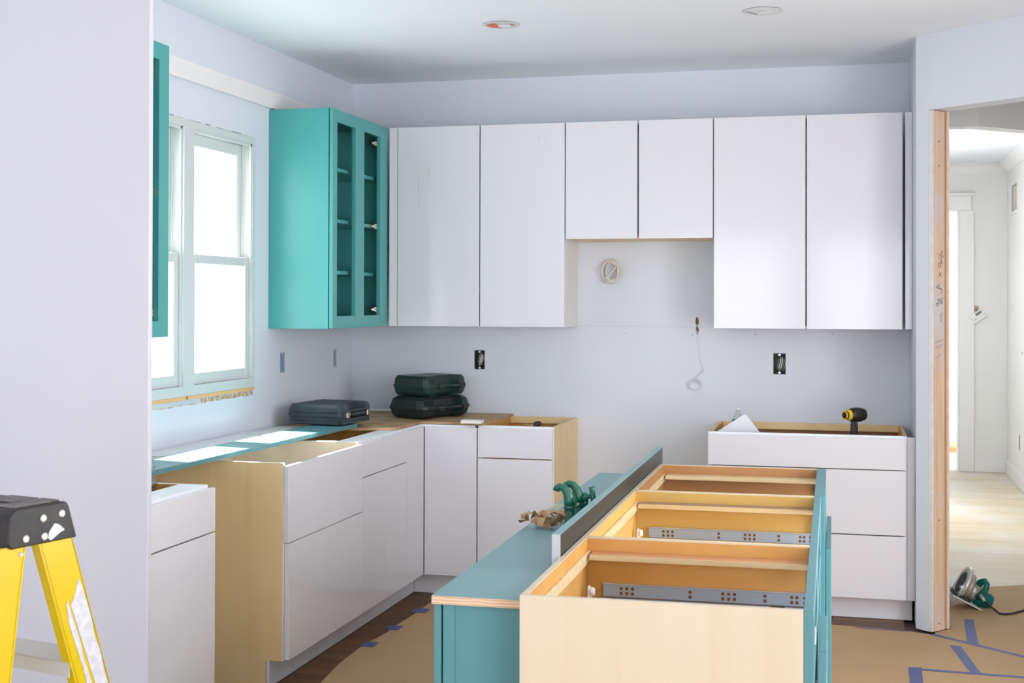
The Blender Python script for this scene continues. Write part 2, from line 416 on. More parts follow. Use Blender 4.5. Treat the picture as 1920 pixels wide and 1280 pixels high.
# door casing at the far end
dc = structure(MB().box(3.700, 3.822, 5.395, 5.42, 0, 2.3295, bev=.003).box(3.17, 3.80, 5.395, 5.42, 2.33, 2.46, bev=.003).box(3.683, 3.6995, 5.40, 5.54, 0, 2.329).build('door_1', TRIMW))
bx(3.17, 3.83, 5.375, 5.42, 2.46, 2.485, bev=.004).build('cap_moulding', TRIMW, dc)
# far room
wall_with_holes('wall_far_room', 'Y', 8.0, 8.1, 2.6, 5.5, 0, H, [], HALLW)
wall_with_holes('wall_far_room_left', 'X', 2.7, 2.8, 5.54, 8.0, 0, H, [], HALLW)
wall_with_holes('wall_far_room_right', 'X', 5.45, 5.55, 5.54, 8.0, 0, H, [(6.0, 7.5, .5, 2.5)], HALLW)
structure(bx(2.8, 5.45, 7.98, 8.0, 0, .14, bev=.004).build('baseboard_back', TRIMW))
# sloping handrail-like moulding beyond the door
structure(MB().prism([(3.52, 1.35), (3.56, 1.35), (3.86, 2.45), (3.82, 2.45)], 7.95, 7.98, 'Y').prism([(3.42, 1.35), (3.44, 1.35), (3.74, 2.45), (3.72, 2.45)], 7.95, 7.98, 'Y').build('trim_7', TRIMW))
tag(bx(3.35, 4.3, 7.30, 7.75, .0, .035, bev=.003).build('wood_board', PINE), 'pale pine board lying on the floor of the far room beyond the door', 'board')
tag(bx(3.3, 4.2, 7.02, 7.10, .0, .05, bev=.003).build('wood_lath', ORW), 'orange brown lath lying before the pale board in the far room', 'board')
tag(bx(3.2, 3.72, 5.98, 6.00, .0005, .0015).build('masking_tape', TTAPE), 'turquoise strip of tape on the far white floor beyond the door', 'tape')
# patch board above the window and seams
structure(bx(.0005, .016, -3.42, -.02, 2.4475, 2.531, bev=.002).build('trim_8', PINKM))
structure(MB().box(1.300, 2.042, -.0012, .0, 1.3735, 1.3752).box(1.3015, 1.3035, -.0012, 0, 1.375, 1.83).build('trim_9', mat('seam', (.55, .57, .60), .8)))
# ------------------------------------------------------------------ kitchen window
wo = structure(MB().box(-.12, .002, WY0, WY1, 2.250, WZ1).box(-.12, .002, WY0, WY1, WZ0+.015, WZ0+.045)
     .box(-.12, .002, WY1-.030, WY1, WZ0+.045, 2.250).box(-.12, .002, WY0, WY0+.030, WZ0+.045, 2.250)
     .box(-.10, .008, -2.017, -1.925, WZ0+.045, 2.250)
     .box(-.10, .006, WY0+.03, -2.017, WZ0+.045, WZ0+.058).box(-.10, .006, -1.925, WY1-.03, WZ0+.045, WZ0+.058).build('window_1', WINW))
def sash(y0, y1, z0, z1, x0, x1, sw=.042, rt=.045, rb=.045):
    f = MB()
    f.box(x0, x1, y0, y0+sw, z0, z1, bev=.003).box(x0, x1, y1-sw, y1, z0, z1, bev=.003)
    f.box(x0, x1, y0+sw, y1-sw, z1-rt, z1, bev=.003).box(x0, x1, y0+sw, y1-sw, z0, z0+rb, bev=.003)
    o = f.build('sash', WINW, wo)
    bx((x0+x1)/2-.002, (x0+x1)/2+.002, y0+sw-.004, y1-sw+.004, z0+rb-.004, z1-rt+.004).build('pane', GLASS, o)
    return o
for (a, b_) in ((-1.925, WY1-.030), (WY0+.030, -2.017)):
    sash(a+.004, b_-.004, WZ0+.058, 1.712, -.045, -.012, sw=.046, rt=.042, rb=.052)
    sash(a+.004, b_-.004, 1.672, 2.246, -.088, -.055, sw=.046, rt=.055, rb=.042)
    m_ = MB()
    for yy in (a, b_): m_.box(-.054, -.046, yy-.006 if yy == b_ else yy, yy if yy == b_ else yy+.006, 1.712, 2.25)
    for yy in (a, b_): m_.box(-.011, -.003, yy-.010 if yy == b_ else yy, yy if yy == b_ else yy+.010, 1.14, 2.25)
    m_.box(-.011, -.003, a, b_, 2.238, 2.25)
    m_.build('jamb_liner', WINW, wo)
# rough sill pieces below the window
sb = structure(MB().box(-.10, .004, -2.64, -1.985, 1.0845, 1.0995).box(-.10, .004, -1.965, -1.31, 1.0845, 1.0995).build('trim_10', ORW))
mb = MB()
yy = -2.645
while yy < -1.33:
    st_ = random.uniform(.02, .05); zz = 1.062 + random.uniform(-.003, .002)
    mb.box(-.001, .0015, yy, min(yy+st_, -1.32), zz, 1.083 + random.uniform(-.002, 0)); yy += st_
structure(mb.build('trim_11', BROWNR))
structure(MB().box(-.001, .0025, -2.40, -1.85, 1.064, 1.084).build('trim_12', mat('grey_tape', (.55, .58, .62), .5)))
mb = MB(); yy = -2.60
while yy < -1.32:
    d_ = random.uniform(.03, .10); mb.box(.0, .0012, yy, min(yy+d_, -1.32), 2.283, 2.283 + random.choice((.001, .002, .004))); yy += d_ + random.uniform(0, .06)
structure(mb.build('trim_13', mat('crack', (.28, .27, .27), .9)))
# ================================================================== CABINETS
def local_thing(name, label, cat, loc, rotz, group=None):
    o = bpy.data.objects.new(name, None); COL.objects.link(o); o.empty_display_size = .1
    o.location = loc; o.rotation_euler = (0, 0, rotz); o['label'] = label; o['category'] = cat
    if group: o['group'] = group
    return o
T = .016
ZC, ZF = .8765, .8660
def base_cab(label, loc, rotz, w, fronts, d=.610, rail=.0, inner=BIRCHI, side=BIRCH, notch=True, x_in=(.0, .0), backrail=True, drail=.02, nostretch=False, edge=EDGEW, backdrop=0, topm=None):
    topm = topm or (EDGEW if rotz else PINE)
    """local: x 0..w, wall at y=0, front at y=-d. fronts: list of (name,x0,x1,z0,z1)"""
    t = local_thing('base_cabinet', label, 'cabinet', loc, rotz)
    poly = [(-.001, .002), (-.001, ZC), (-d, ZC), (-d, .107), (-.540, .107), (-.540, .002)] if notch else [(-.001, .002), (-.001, ZC), (-d, ZC), (-d, .002)]
    for x0, x1 in ((0, T), (w-T, w)):
        MB().prism([(p[0], min(p[1], ZC-.0008)) for p in poly], x0, x1, 'X').build('side_panel', side, t)
        bx(x0, x1, -d, -.001, ZC-.0007, ZC).build('top_edge', topm, t)
    bx(T+.0005, w-T-.0005, -.010, -.003, .11, ZC-.003-backdrop).build('back_panel', inner, t)
    bx(T+.0005, w-T-.0005, -d+.002, -.011, .108, .124).build('bottom_panel', inner, t)
    # inner linings (thin skins carrying the interior tone, seen from above)
    bx(T+.0003, T+.0025, -d+.02, -.012, .126, ZC-.0015).build('inner_lining', inner, t)
    bx(w-T-.0025, w-T-.0003, -d+.02, -.012, .126, ZC-.0015).build('inner_lining', inner, t)
    if backrail: bx(T+.003, w-T-.003, -.030, -.0105, ZC-.036, ZC, bev=.001).build('stretcher', BIRCH, t)
    if rail: bx(T+.003, w-T-.003, -d+.001, -d+rail, ZC-.018, ZC, bev=.001).build('front_rail', edge, t)
    for a_, b_ in ((0, T), (w-T, w)): bx(a_, b_, -d-.0015, -d-.0002, .107, ZC).build('edge_band', edge, t)
    if rail: bx(T+.0002, w-T-.0002, -d-.0015, -d-.0002, ZC-.018, ZC).build('edge_band', edge, t)
    for nm, x0, x1, z0, z1 in fronts:
        bx(x0, x1, -.634, -.614, z0, z1, bev=.0012).build(nm, GLOSS, t)
    return t
# left run (front faces +x): rot 90, local x = y - y0
R90 = PI/2
near = base_cab('short white cabinet with open top nearest the camera beside the tall panel', (0, -3.415, 0), R90, .435,
         [('drawer_front', .003, .447, .7175, ZF), ('door', .003, .447, .110, .7125)], rail=.10)
sink = base_cab('large sink cabinet with bare birch side and tall white apron front', (0, -2.347, 0), R90, .822,
         [('apron_front', .000, .8215, .5665, ZF), ('door', .010, .4085, .110, .5625), ('door', .4115, .8215, .110, .5625)], rail=0, inner=BIRCHP, side=BIRCH, backrail=False)
cab24 = base_cab('white two door cabinet between sink cabinet and corner under the black case', (0, -1.5235, 0), R90, .612,
         [('drawer_front', .003, .6125, .7175, ZF), ('door', .003, .3075, .110, .7135), ('door', .3105, .6125, .110, .7135)], rail=.10)
# corner cabinet
cc = local_thing('corner_cabinet', 'white corner cabinet with folding doors below the brown plywood top', 'cabinet', (0, 0, 0), 0)
MB().prism([(.002, -.002), (.915, -.002), (.915, -.610), (.610, -.610), (.610, -.908), (.002, -.908)], .107, .124).build('bottom_panel', BIRCHI, cc)
bx(.899, .9150, -.610, -.002, .107, ZC-.013).build('side_panel', BIRCH, cc)
bx(.002, .610, -.9090, -.8935, .107, ZC-.013).build('side_panel', BIRCH, cc)
MB().prism([(.002, -.002), (.8985, -.002), (.8985, -.612), (.612, -.612), (.612, -.893), (.002, -.893)], ZC-.013, ZC-.001).build('top_frame', EDGEW, cc)
bx(.614, .634, -.9065, -.6365, .110, ZF, bev=.0012).build('door', GLOSS, cc)
bx(.6365, .9125, -.634, -.614, .110, ZF, bev=.0012).build('door', GLOSS, cc)
back = base_cab('white drawer and door cabinet with open birch top on the back wall', (.9165, 0, 0), 0, .394,
         [('drawer_front', .0025, .3885, .7175, ZF), ('door', .0025, .3885, .110, .7120)], rail=.03)
rb = base_cab('wide white three drawer cabinet with open top at the right of the back wall', (2.080, 0, 0), 0, .930,
         [('drawer_front', .0005, .9235, .7190, ZF), ('drawer_front', .0005, .9235, .4115, .7145), ('drawer_front', .0005, .9235, .110, .4065)], rail=.022, backdrop=.0)
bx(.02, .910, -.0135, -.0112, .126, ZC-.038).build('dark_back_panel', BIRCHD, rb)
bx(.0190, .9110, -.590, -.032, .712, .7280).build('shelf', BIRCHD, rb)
bx(.931, .9655, -.620, -.600, .107, ZC-.004, bev=.001).build('filler_strip', GLOSS, rb)
# toe kicks
single(MB().box(.5425, .556, -2.347, -.5565, .001, .1065, bev=.001), 'toe_kick', GLOSS, 'long white toe kick board under the left cabinets', 'toe kick', (.55, -2.3, 0))
single(MB().box(.5565, 1.308, -.556, -.5425, .001, .1065, bev=.001), 'toe_kick', GLOSS, 'white toe kick board under the cabinets left of the hood gap', 'toe kick', (.6, -.55, 0))
single(MB().box(2.082, 3.036, -.556, -.5425, .001, .1065, bev=.001), 'toe_kick', GLOSS, 'white toe kick board under the wide three drawer cabinet', 'toe kick', (2.1, -.55, 0))
# plywood on the corner
PLYTOP = mat('brown_plywood', (.55, .38, .22), .6, grain=('X', 14, (.44, .28, .15), .6), noise=(7, .9, (.33, .17, .07)))
single(MB().prism([(.012, -.012), (.950, -.012), (.915, -.603), (.600, -.603), (.596, -.960), (.430, -1.035), (.012, -1.05)], ZC+.0005, ZC+.0125), 'plywood_sheet', PLYTOP,
       'stained brown plywood sheet covering the corner cabinet', 'plywood', (.4, -.5, ZC))
# wall cabinets, white (front faces -y)
def wall_cab(label, x0, x1, z0, z1, doors, under=None, dz=.0):
    t = local_thing('wall_cabinet', label, 'cabinet', (x0, 0, z0), 0, 'white wall cabinets in a row')
    w_, h_ = x1-x0, z1-z0; d = .330
    for a, b_ in ((0, T), (w_-T, w_)): bx(a, b_, -d, -.002, 0, h_, bev=.0006).build('side_panel', CARCW, t)
    bx(T+.0003, w_-T-.0003, -d, -.002, 0, .016).build('bottom_panel', under or CARCW, t)
    bx(T+.0003, w_-T-.0003, -d, -.002, h_-.016, h_).build('top_panel', CARCW, t)
    bx(T+.0003, w_-T-.0003, -.012, -.002, .0165, h_-.0165).build('back_panel', CARCW, t)
    for a, b_ in doors:
        bx(a-x0+.0018, b_-x0-.0018, -.3515, -.3325, -.0005, h_, bev=.0012).build('door', GLOSS, t)
    return t
ZB, ZT = 1.3745, 2.441
wc = wall_cab('tall white two door wall cabinet left of the hood gap, scuffed left door', .3895, 1.3085, ZB, ZT, [(.389, .847), (.8495, 1.3085)])
wall_cab('short white two door wall cabinet above the hood gap', 1.3105, 2.0755, 1.833, ZT, [(1.311, 1.691), (1.6945, 2.0765)], under=BIRCH)
wall_cab('tall white two door wall cabinet right of the hood gap', 2.0785, 3.0020, ZB, ZT, [(2.0785, 2.5360), (2.5385, 3.0000)])
single(MB().box(.3425, .3875, -.351, -.3325, ZB, ZT-.001, bev=.001), 'filler_strip', GLOSS, 'narrow white filler strip between teal cabinet and white doors', 'filler', (.36, -.34, ZB))
single(MB().box(3.0125, 3.0455, -.351, -.3325, ZB, ZT-.001, bev=.001), 'filler_strip', GLOSS, 'narrow white filler strip at the right wall end of the wall cabinets', 'filler', (3.03, -.34, ZB))
# scuffs on the two left doors
def flake(mb, x, z, w_, h_): mb.prism([(x, z), (x+w_*.6, z+h_*.1), (x+w_, z+h_*.55), (x+w_*.7, z+h_), (x+w_*.1, z+h_*.8)], -.3519, -.3516, 'Y')
SCUF = mat('scuff', (.62, .58, .47), .7)
for (x, z, w_, h_) in [(.505, 2.08, .004, .10), (.512, 2.00, .003, .07), (.560, 2.13, .004, .09), (.566, 2.17, .002, .06), (.530, 2.10, .002, .05), (1.165, 2.355, .007, .014), (1.205, 2.350, .005, .02)]:
    mb = MB(); flake(mb, x-.3895, z-ZB, w_, h_); mb.build('scuff_mark', SCUF, wc)
# teal wall cabinets (front faces +x), rot 90 -> local x = y-y0
def hinge(mb, x, z, y=-.3):
    mb.box(x-.020, x, y-.012, y+.012, z-.012, z+.012, bev=.002); mb.box(x-.045, x-.018, y-.004, y+.010, z-.006, z+.006, bev=.001)
    mb.box(x-.003, x+.001, y-.016, y+.016, z-.022, z+.022)
def teal_cab(label, y0, y1, openings, hinge_side):
    t = local_thing('wall_cabinet', label, 'cabinet', (0, y0, ZB-.001), R90)
    w_, h_ = y1-y0, ZT-ZB+.001; d = .3106
    for a, b_ in ((0, .0165), (w_-.0165, w_)): bx(a, b_, -d, -.002, 0, h_, bev=.0008).build('side_panel', TEALW, t)
    bx(.017, w_-.017, -d, -.002, 0, .016).build('bottom_panel', TEALW, t)
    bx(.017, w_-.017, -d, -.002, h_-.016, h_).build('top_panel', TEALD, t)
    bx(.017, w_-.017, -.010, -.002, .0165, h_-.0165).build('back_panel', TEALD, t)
    for z in (1.650, 1.905, 2.160):
        bx(.0185, w_-.0185, -d+.022, -.011, z-ZB-.009, z-ZB+.009, bev=.001).build('shelf', TEALW, t)
    if w_ > .7: bx(w_-.060, w_-.018, -d, -d+.018, .0165, h_-.0165).build('face_stile', TEALW, t)
    # door frame
    dm = MB(); lo, hi = .001, w_-.001; zb, zt = .002, h_-.002
    oz0, oz1 = 1.435-ZB, 2.379-ZB
    xs_ = [lo]
    for a, b_ in openings: xs_ += [a-y0, b_-y0]
    xs_.append(hi)
    for i in range(0, len(xs_), 2): dm.box(xs_[i], xs_[i+1], -.3337, -.3157, zb, zt, bev=.0008)
    for a, b_ in openings:
        dm.box(a-y0, b_-y0, -.3337, -.3157, zb, oz0); dm.box(a-y0, b_-y0, -.3337, -.3157, oz1, zt)
        # rebate lip for the missing glass
    do = dm.build('glass_door_frame', TEALW, t)
    lm = MB()
    for a, b_ in openings:
        lm.box(b_-y0-.006, b_-y0, -.3157, -.3135, oz0, oz1); lm.box(a-y0, a-y0+.006, -.3157, -.3135, oz0, oz1)
    lm.build('rebate', TEALD, do)
    for z in (2.345, 1.905, 1.465):
        hm = MB(); x = openings[-1][1]-y0-.004 if hinge_side == 'hi' else openings[-1][1]-y0-.006
        hinge(hm, x, z-ZB, -.300); hm.build('hinge', CHROME, t)
        sm = MB().lathe([(.0035, 0), (.0035, .003)], (x-.011, -.3125, z-ZB), 10, Matrix.Rotation(PI/2, 4, 'X')); sm.build('screw', ZINCL, t)
    return t
teal_cab('teal wall cabinet with an open glass door frame right of the window', -1.1438, -.354, [(-1.086, -.836), (-.712, -.469)], 'hi')
teal_cab('teal wall cabinet at the left edge beside the tall white panel', -3.405, -2.749, [(-3.345, -3.12), (-3.04, -2.822)], 'hi')
# tall panel
single(MB().box(.002, .6435, -3.442, -3.420, .001, 2.60, bev=.002), 'refrigerator_panel', PANELW, 'tall plain white end panel filling the left edge of the picture', 'panel', (.3, -3.43, 0))
# ================================================================== ISLAND
X1 = .597
def island_box(label, y0, y1, slide, railm, fx=.618, near_end=False):
    t = thing('island_cabinet', label, 'cabinet', (0, y0, 0), 'island')
    z1 = .876
    a, b_ = y0+.0008, y1-.0008
    endm = BIRCHP if near_end else BIRCH
    bx(0, X1, a, a+.015, .002, z1, bev=.0006).build('side_panel', endm, t)
    bx(0, X1, b_-.015, b_, .002, z1, bev=.0006).build('side_panel', BIRCHP, t)
    bx(0, .015, a+.0153, b_-.0153, .002, z1, bev=.0006).build('back_panel', BIRCHP, t)
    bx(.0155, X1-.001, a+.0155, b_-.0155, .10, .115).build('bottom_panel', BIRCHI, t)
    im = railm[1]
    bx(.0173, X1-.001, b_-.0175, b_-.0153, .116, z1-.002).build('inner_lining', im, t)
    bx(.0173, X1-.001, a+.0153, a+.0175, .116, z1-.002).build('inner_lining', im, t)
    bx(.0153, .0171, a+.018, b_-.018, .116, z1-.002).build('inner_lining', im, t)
    # hanging rail along the back and cross stretcher at the far end
    bx(.0172, .0255, a+.018, b_-.018, z1-.062, z1-.034, bev=.001).build('nailer', PINE, t)
    yb = b_-.0178
    s_ = bx(.0335, X1-.001, yb-.060, yb, z1-.046, z1-.034, bev=.0006).build('stretcher', railm[0], t)
    bx(.0335, X1-.001, yb-.0635, yb-.0605, z1-.0475, z1-.0335).build('edge_strip', PINE, s_)
    # teal face frame
    fo = MB()
    fo.box(X1+.0005, fx, a, a+.042, .10, z1, bev=.001).box(X1+.0005, fx, b_-.042, b_, .10, z1, bev=.001)
    fo.box(X1+.0005, fx, a+.042, b_-.042, z1-.040, z1, bev=.001).box(X1+.0005, fx, a+.042, b_-.042, .680, .715, bev=.001).box(X1+.0005, fx, a+.042, b_-.042, .10, .14, bev=.001)
    fo.build('face_frame', TEAL, t)
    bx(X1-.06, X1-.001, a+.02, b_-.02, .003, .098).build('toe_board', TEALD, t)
    if slide:
        for (ys, sg) in ((yb, -1),):
            sl = MB(); y_0, y_1 = ys-.013, ys-.0005
            sl.box(.060, .592, y_0, y_1, .724, .757, bev=.002).box(.055, .588, ys-.030, y_0+.001, .7185, .7225, bev=.0008)
            so = sl.build('drawer_slide', ZINC, t)
            bx(.060, .592, y_0-.001, y_1, .7575, .7595).build('slide_lip', ZINCL, so)
            hb = MB().lathe([(.0045, 0), (.0045, .0008)], (0, 0, 0), 10, Matrix.Rotation(PI/2, 4, 'X'))
            me_ = bpy.data.meshes.new('slide_hole'); hb.bm.to_mesh(me_); hb.bm.free(); me_.materials.append(HOLE)
            def hole(x, z):
                ho = bpy.data.objects.new('slide_hole', me_); COL.objects.link(ho); ho.parent = so
                ho.location = (x, y_0-.0001-y0, z)
            for x in (.110, .125, .140, .292, .377, .392, .407, .485, .553, .566, .586): hole(x, .7475); hole(x, .7345)
            bx(.50, .535, ys-.034, ys-.022, .7195, .7245).build('slide_latch', DARK, so)
        # white roller bracket on the back
        bm_ = MB().box(.0325, .038, ys-.090, ys-.070, .70, .765, bev=.002).prism([(.038, .70), (.062, .70), (.038, .745)], ys-.084, ys-.078, 'Y')
        bm_.lathe([(.011, 0), (.012, .006), (.009, .012)], (.0385, ys-.080, .750), 14, Matrix.Rotation(PI/2, 4, 'Y'))
        bm_.build('slide_bracket', WPLAST, t)
        bx(.0325, .0385, a+.06, a+.08, .70, .765, bev=.002).build('slide_bracket', WPLAST, t)
        sl2 = MB().box(.060, .592, a+.018, a+.031, .724, .757, bev=.002).box(.055, .588, a+.030, a+.048, .7185, .7225, bev=.0008)
        sl2.build('drawer_slide', ZINC, t)
    return t
b1 = island_box('nearest island cabinet with pale birch end and metal drawer slide', -1.390, -.640, True, (TERR, BIRCHI), near_end=True)
b2 = island_box('middle island cabinet with metal drawer slide and open top', -.640, .273, True, (mat('grey_veneer', (.34, .22, .14), .5), mat('birch_golden', (.66, .42, .12), .4, grain=('X', 16, (.58, .34, .09), .6))))
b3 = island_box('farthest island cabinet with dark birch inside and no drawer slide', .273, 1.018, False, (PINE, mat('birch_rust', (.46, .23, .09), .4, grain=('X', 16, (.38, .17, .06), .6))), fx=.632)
def fronts(t, lst):
    for (x0, x1, y0, y1, z0, z1) in lst:
        d_ = bx(x0, x1, y0, y1, z0, z1, bev=.001).build('door', TEAL, t)
        for z in (z1-.10, z0+.10):
            MB().box(x0-.014, x0-.0005, y0+.03, y0+.055, z-.02, z+.02, bev=.002).build('hinge', CHROME, d_)
fronts(b1, [(.6205+.004, .6425, -1.385, -1.018, .11, .700), (.6205+.004, .6425, -1.014, -.648, .11, .700)])
fronts(b3, [(.634, .651, .300, .690, .11, .700), (.634, .651, .694, 1.012, .11, .700)])
# small catch on the near frame
MB().box(.6182, .6212, -1.36, -1.345, .80, .835, bev=.001).build('catch', ZINCL, b1)
# rear cabinet of the island with teal end
t = thing('island_rear_cabinet', 'teal back cabinet of the island with a closed side door', 'cabinet', (-.2, -1.26, 0), 'island')
ex0, ey0 = -.208, -1.262
bx(ex0, -.0015, ey0, ey0+.016, .002, .8185).build('end_panel', TEAL, t)
bx(ex0, ex0+.028, ey0-.003, ey0-.0002, .002, .8185, bev=.0005).build('end_stile', TEAL, t)
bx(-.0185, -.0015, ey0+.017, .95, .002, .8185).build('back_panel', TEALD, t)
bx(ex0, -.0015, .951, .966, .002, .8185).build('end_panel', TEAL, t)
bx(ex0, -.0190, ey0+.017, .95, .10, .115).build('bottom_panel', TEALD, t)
bx(ex0, ex0+.018, ey0+.017, ey0+.055, .10, .8185).build('face_stile', TEAL, t)
for (a, b_) in ((-1.265, -.705), (-.702, -.14), (-.137, .41), (.413, .965)):
    d_ = bx(-.2295, -.2125, a, b_, .02, .8175, bev=.001).build('door', TEAL, t)
    MB().box(-.2120, -.2085, a+.05, a+.08, .74, .78).build('hinge', CHROME, d_)
# counter on the rear cabinet
t = thing('island_countertop', 'grey teal narrow counter with raw plywood edge on the island', 'countertop', (-.1, -1.2, .82), 'island')
bx(-.232, -.0015, -1.2755, .980, .820, .8385).build('plywood_core', PLYE, t)
bx(-.2315, -.0018, -1.2745, .979, .8386, .8400).build('painted_face', TEALT, t)
# upright board
t = thing('standing_board', 'long teal board with a dark reflection painted on its face, standing upright along the open island cabinets', 'board', (-.012, 0, .8402), 'island')
bx(-.0233, -.0020, -.934, 1.125, .8402, .9288).build('board_face', mat('board_reflection', (.028, .034, .033), .42, spec=.35), t)  # near black stands in for the open boxes the glossy face reflects
bx(-.0235, -.0019, -.934, 1.125, .9289, .9300).build('top_edge', TEALT, t)
bx(-.0235, -.0019, -.9352, -.9341, .8402, .9300).build('end_edge', mat('raw_end', (.62, .62, .66), .5), t)
# taps
def tap(label, x, y, s=1.0, handle=False, rot=0):
    t = thing('tap', label, 'tap', (x, y, .8402), 'island', group='green cast metal taps on the island counter'); z0 = .8402
    t.rotation_euler = (0, 0, IA+rot)
    MB().lathe([(.019, 0), (.019, .004), (.0172, .006), (.0172, .034), (.015, .036), (.015, .044), (.0175, .046), (.0175, .052), (.014, .056)], (x, y, z0), 18).build('base', GREENM, t)
    MB().tube([(x, y, z0+.050), (x, y, z0+.066), (x-.002, y, z0+.080), (x-.008, y, z0+.096), (x-.018, y, z0+.107), (x-.030, y, z0+.110), (x-.038, y, z0+.106), (x-.040, y, z0+.098)],
              [.015, .0175, .016, .0135, .012, .011, .0108, .0115], 12).build('spout', GREENM, t)
    MB().tube([(x+.004, y, z0+.066), (x+.014, y, z0+.069), (x+.015, y, z0+.069), (x+.019, y, z0+.070)], [.014, .012, .015, .015], 10).build('valve_body', GREENM, t)
    if handle:
        MB().tube([(x+.017, y, z0+.070), (x+.026, y, z0+.072), (x+.0265, y, z0+.072), (x+.031, y, z0+.073), (x+.042, y, z0+.076)], [.015, .015, .011, .007, .0055], 10).build('stem', GREENM, t)
        MB().tube([(x+.040, y, z0+.104), (x+.042, y, z0+.094), (x+.043, y, z0+.080), (x+.046, y, z0+.066), (x+.048, y, z0+.056)], [.0105, .008, .009, .008, .0105], 12).build('tee_handle', GREENM, t)
        MB().tube([(x+.020, y, z0+.064), (x+.022, y, z0+.040)], [.010, .008], 10).build('side_outlet', GREENM, t)
    return t
tap('dark green metal tap standing beside the torn cardboard, without handle', -.115, -.235)
tap('dark green metal tap farther back with a cross handle on its right', -.100, -.165, handle=True)
# torn cardboard
mb = MB()
cx_, cy_ = -.172, -.335
for k in range(20):
    a = k/16*2*PI*1.3 + random.uniform(-.2, .2); rr = random.uniform(.010, .062); el = random.uniform(-.9, 1.0)
    c = Vector((cx_ + rr*math.cos(a), cy_ + .7*rr*math.sin(a), .8402 + random.uniform(.014, .044)))
    s1 = random.uniform(.026, .048); s2 = random.uniform(.018, .034); n = 4
    Rm = Matrix.Rotation(a, 4, 'Z') @ Matrix.Rotation(el, 4, 'Y') @ Matrix.Rotation(random.uniform(-.7, .7), 4, 'X')
    g = []
    for i in range(n+1):
        for j in range(3):
            u = (i/n-.5); v = (j/2-.5)
            p = Vector((u*s1*(1+.2*math.sin(3*j+k)), v*s2*(1+.3*math.sin(5*i+k)), .007*math.sin(u*6+k) + .0022*(i % 2)))
            q = Rm @ p + c
            q.z = max(q.z, .8412); g.append(q)
    for th in (0, .0012):
        vs = [mb.bm.verts.new(q + Vector((0, 0, th))) for q in g]
        for i in range(n):
            for j in range(2): mb.bm.faces.new((vs[i*3+j], vs[(i+1)*3+j], vs[(i+1)*3+j+1], vs[i*3+j+1]))
o = single(mb, 'cardboard_scrap', CARD, 'crumpled torn brown cardboard lying on the island counter', 'cardboard', (cx_, cy_, .8402), frame='island')
mb = MB()
for k in range(4): mb.prism([(-.200+k*.017, .8412+.022), (-.196+k*.017, .8412+.030), (-.15+k*.02, .8412+.062), (-.148+k*.02, .8412+.055)], -.24+k*.004, -.236+k*.004, 'Y')
single(mb, 'cardboard_strip', mat('pale_cardboard', (.70, .60, .45), .7), 'pale cardboard strip sticking up behind the torn cardboard', 'cardboard', (-.17, -.24, .8412), frame='island')
# ================================================================== ON THE LEFT COUNTER
single(MB().prism([(.165, -3.41), (.352, -3.41), (.405, -.99), (.215, -.99)], ZC+.013, ZC+.031), 'teal_board', TEAL,
       'long sunlit teal board lying over the left cabinets below the window', 'board', (.3, -2, ZC+.013))
single(MB().prism([(.004, -2.40), (.150, -2.42), (.128, -1.52), (.008, -1.40)], ZC+.001, ZC+.020), 'white_board', GLOSS,
       'wide white board on the counter between wall and teal board', 'board', (.07, -2, ZC))
single(MB().box(.010, .155, -3.41, -2.425, ZC+.001, ZC+.018, bev=.001), 'white_board', BIRCHP, 'pale birch board end in the left corner of the counter', 'board', (.07, -2.9, ZC))
single(MB().prism([(.012, -1.385), (.150, -1.50), (.168, -1.05), (.010, -1.055)], ZC+.001, ZC+.014), 'white_board', mat('white_scrap', (.80, .78, .76), .5), 'short white board scrap behind the teal board next to the case', 'board', (.07, -1.2, ZC))
single(MB().box(.06, .33, -.075, -.045, ZC+.0135, ZC+.027, bev=.002, M=None), 'trim_offcut', EDGEW, 'thin white trim offcut lying at the wall behind the black case', 'offcut', (.2, -.06, ZC+.0135))
single(MB().box(.838, .944, -.665, -.605, ZC+.0130, ZC+.0300, bev=.001), 'wood_block', mat('white_block', (.86, .82, .80), .5), 'small white painted wood block at the plywood front edge', 'block', (.89, -.64, ZC+.013))
# plug with cords
t = thing('small_plug', 'small black plug with tan cords on the rail of the open birch cabinet', 'plug', (1.215, -.595, ZC))
MB().lathe([(.004, -.022), (.011, -.016), (.014, 0), (.012, .014), (.005, .020)], (1.222, -.594, ZC+.0145), 14, Matrix.Rotation(1.45, 4, 'Y')).build('body', BLACKP, t)
mb = MB(); mb.tube([(1.205, -.594, ZC+.014), (1.185, -.592, ZC+.006), (1.165, -.590, ZC+.010), (1.15, -.588, ZC+.012)], .0014, 5)
mb.tube([(1.205, -.596, ZC+.012), (1.192, -.60, ZC+.003), (1.172, -.598, ZC+.0035)], .0014, 5)
mb.build('cord', mat('tan_cord', (.60, .46, .30), .6), t)
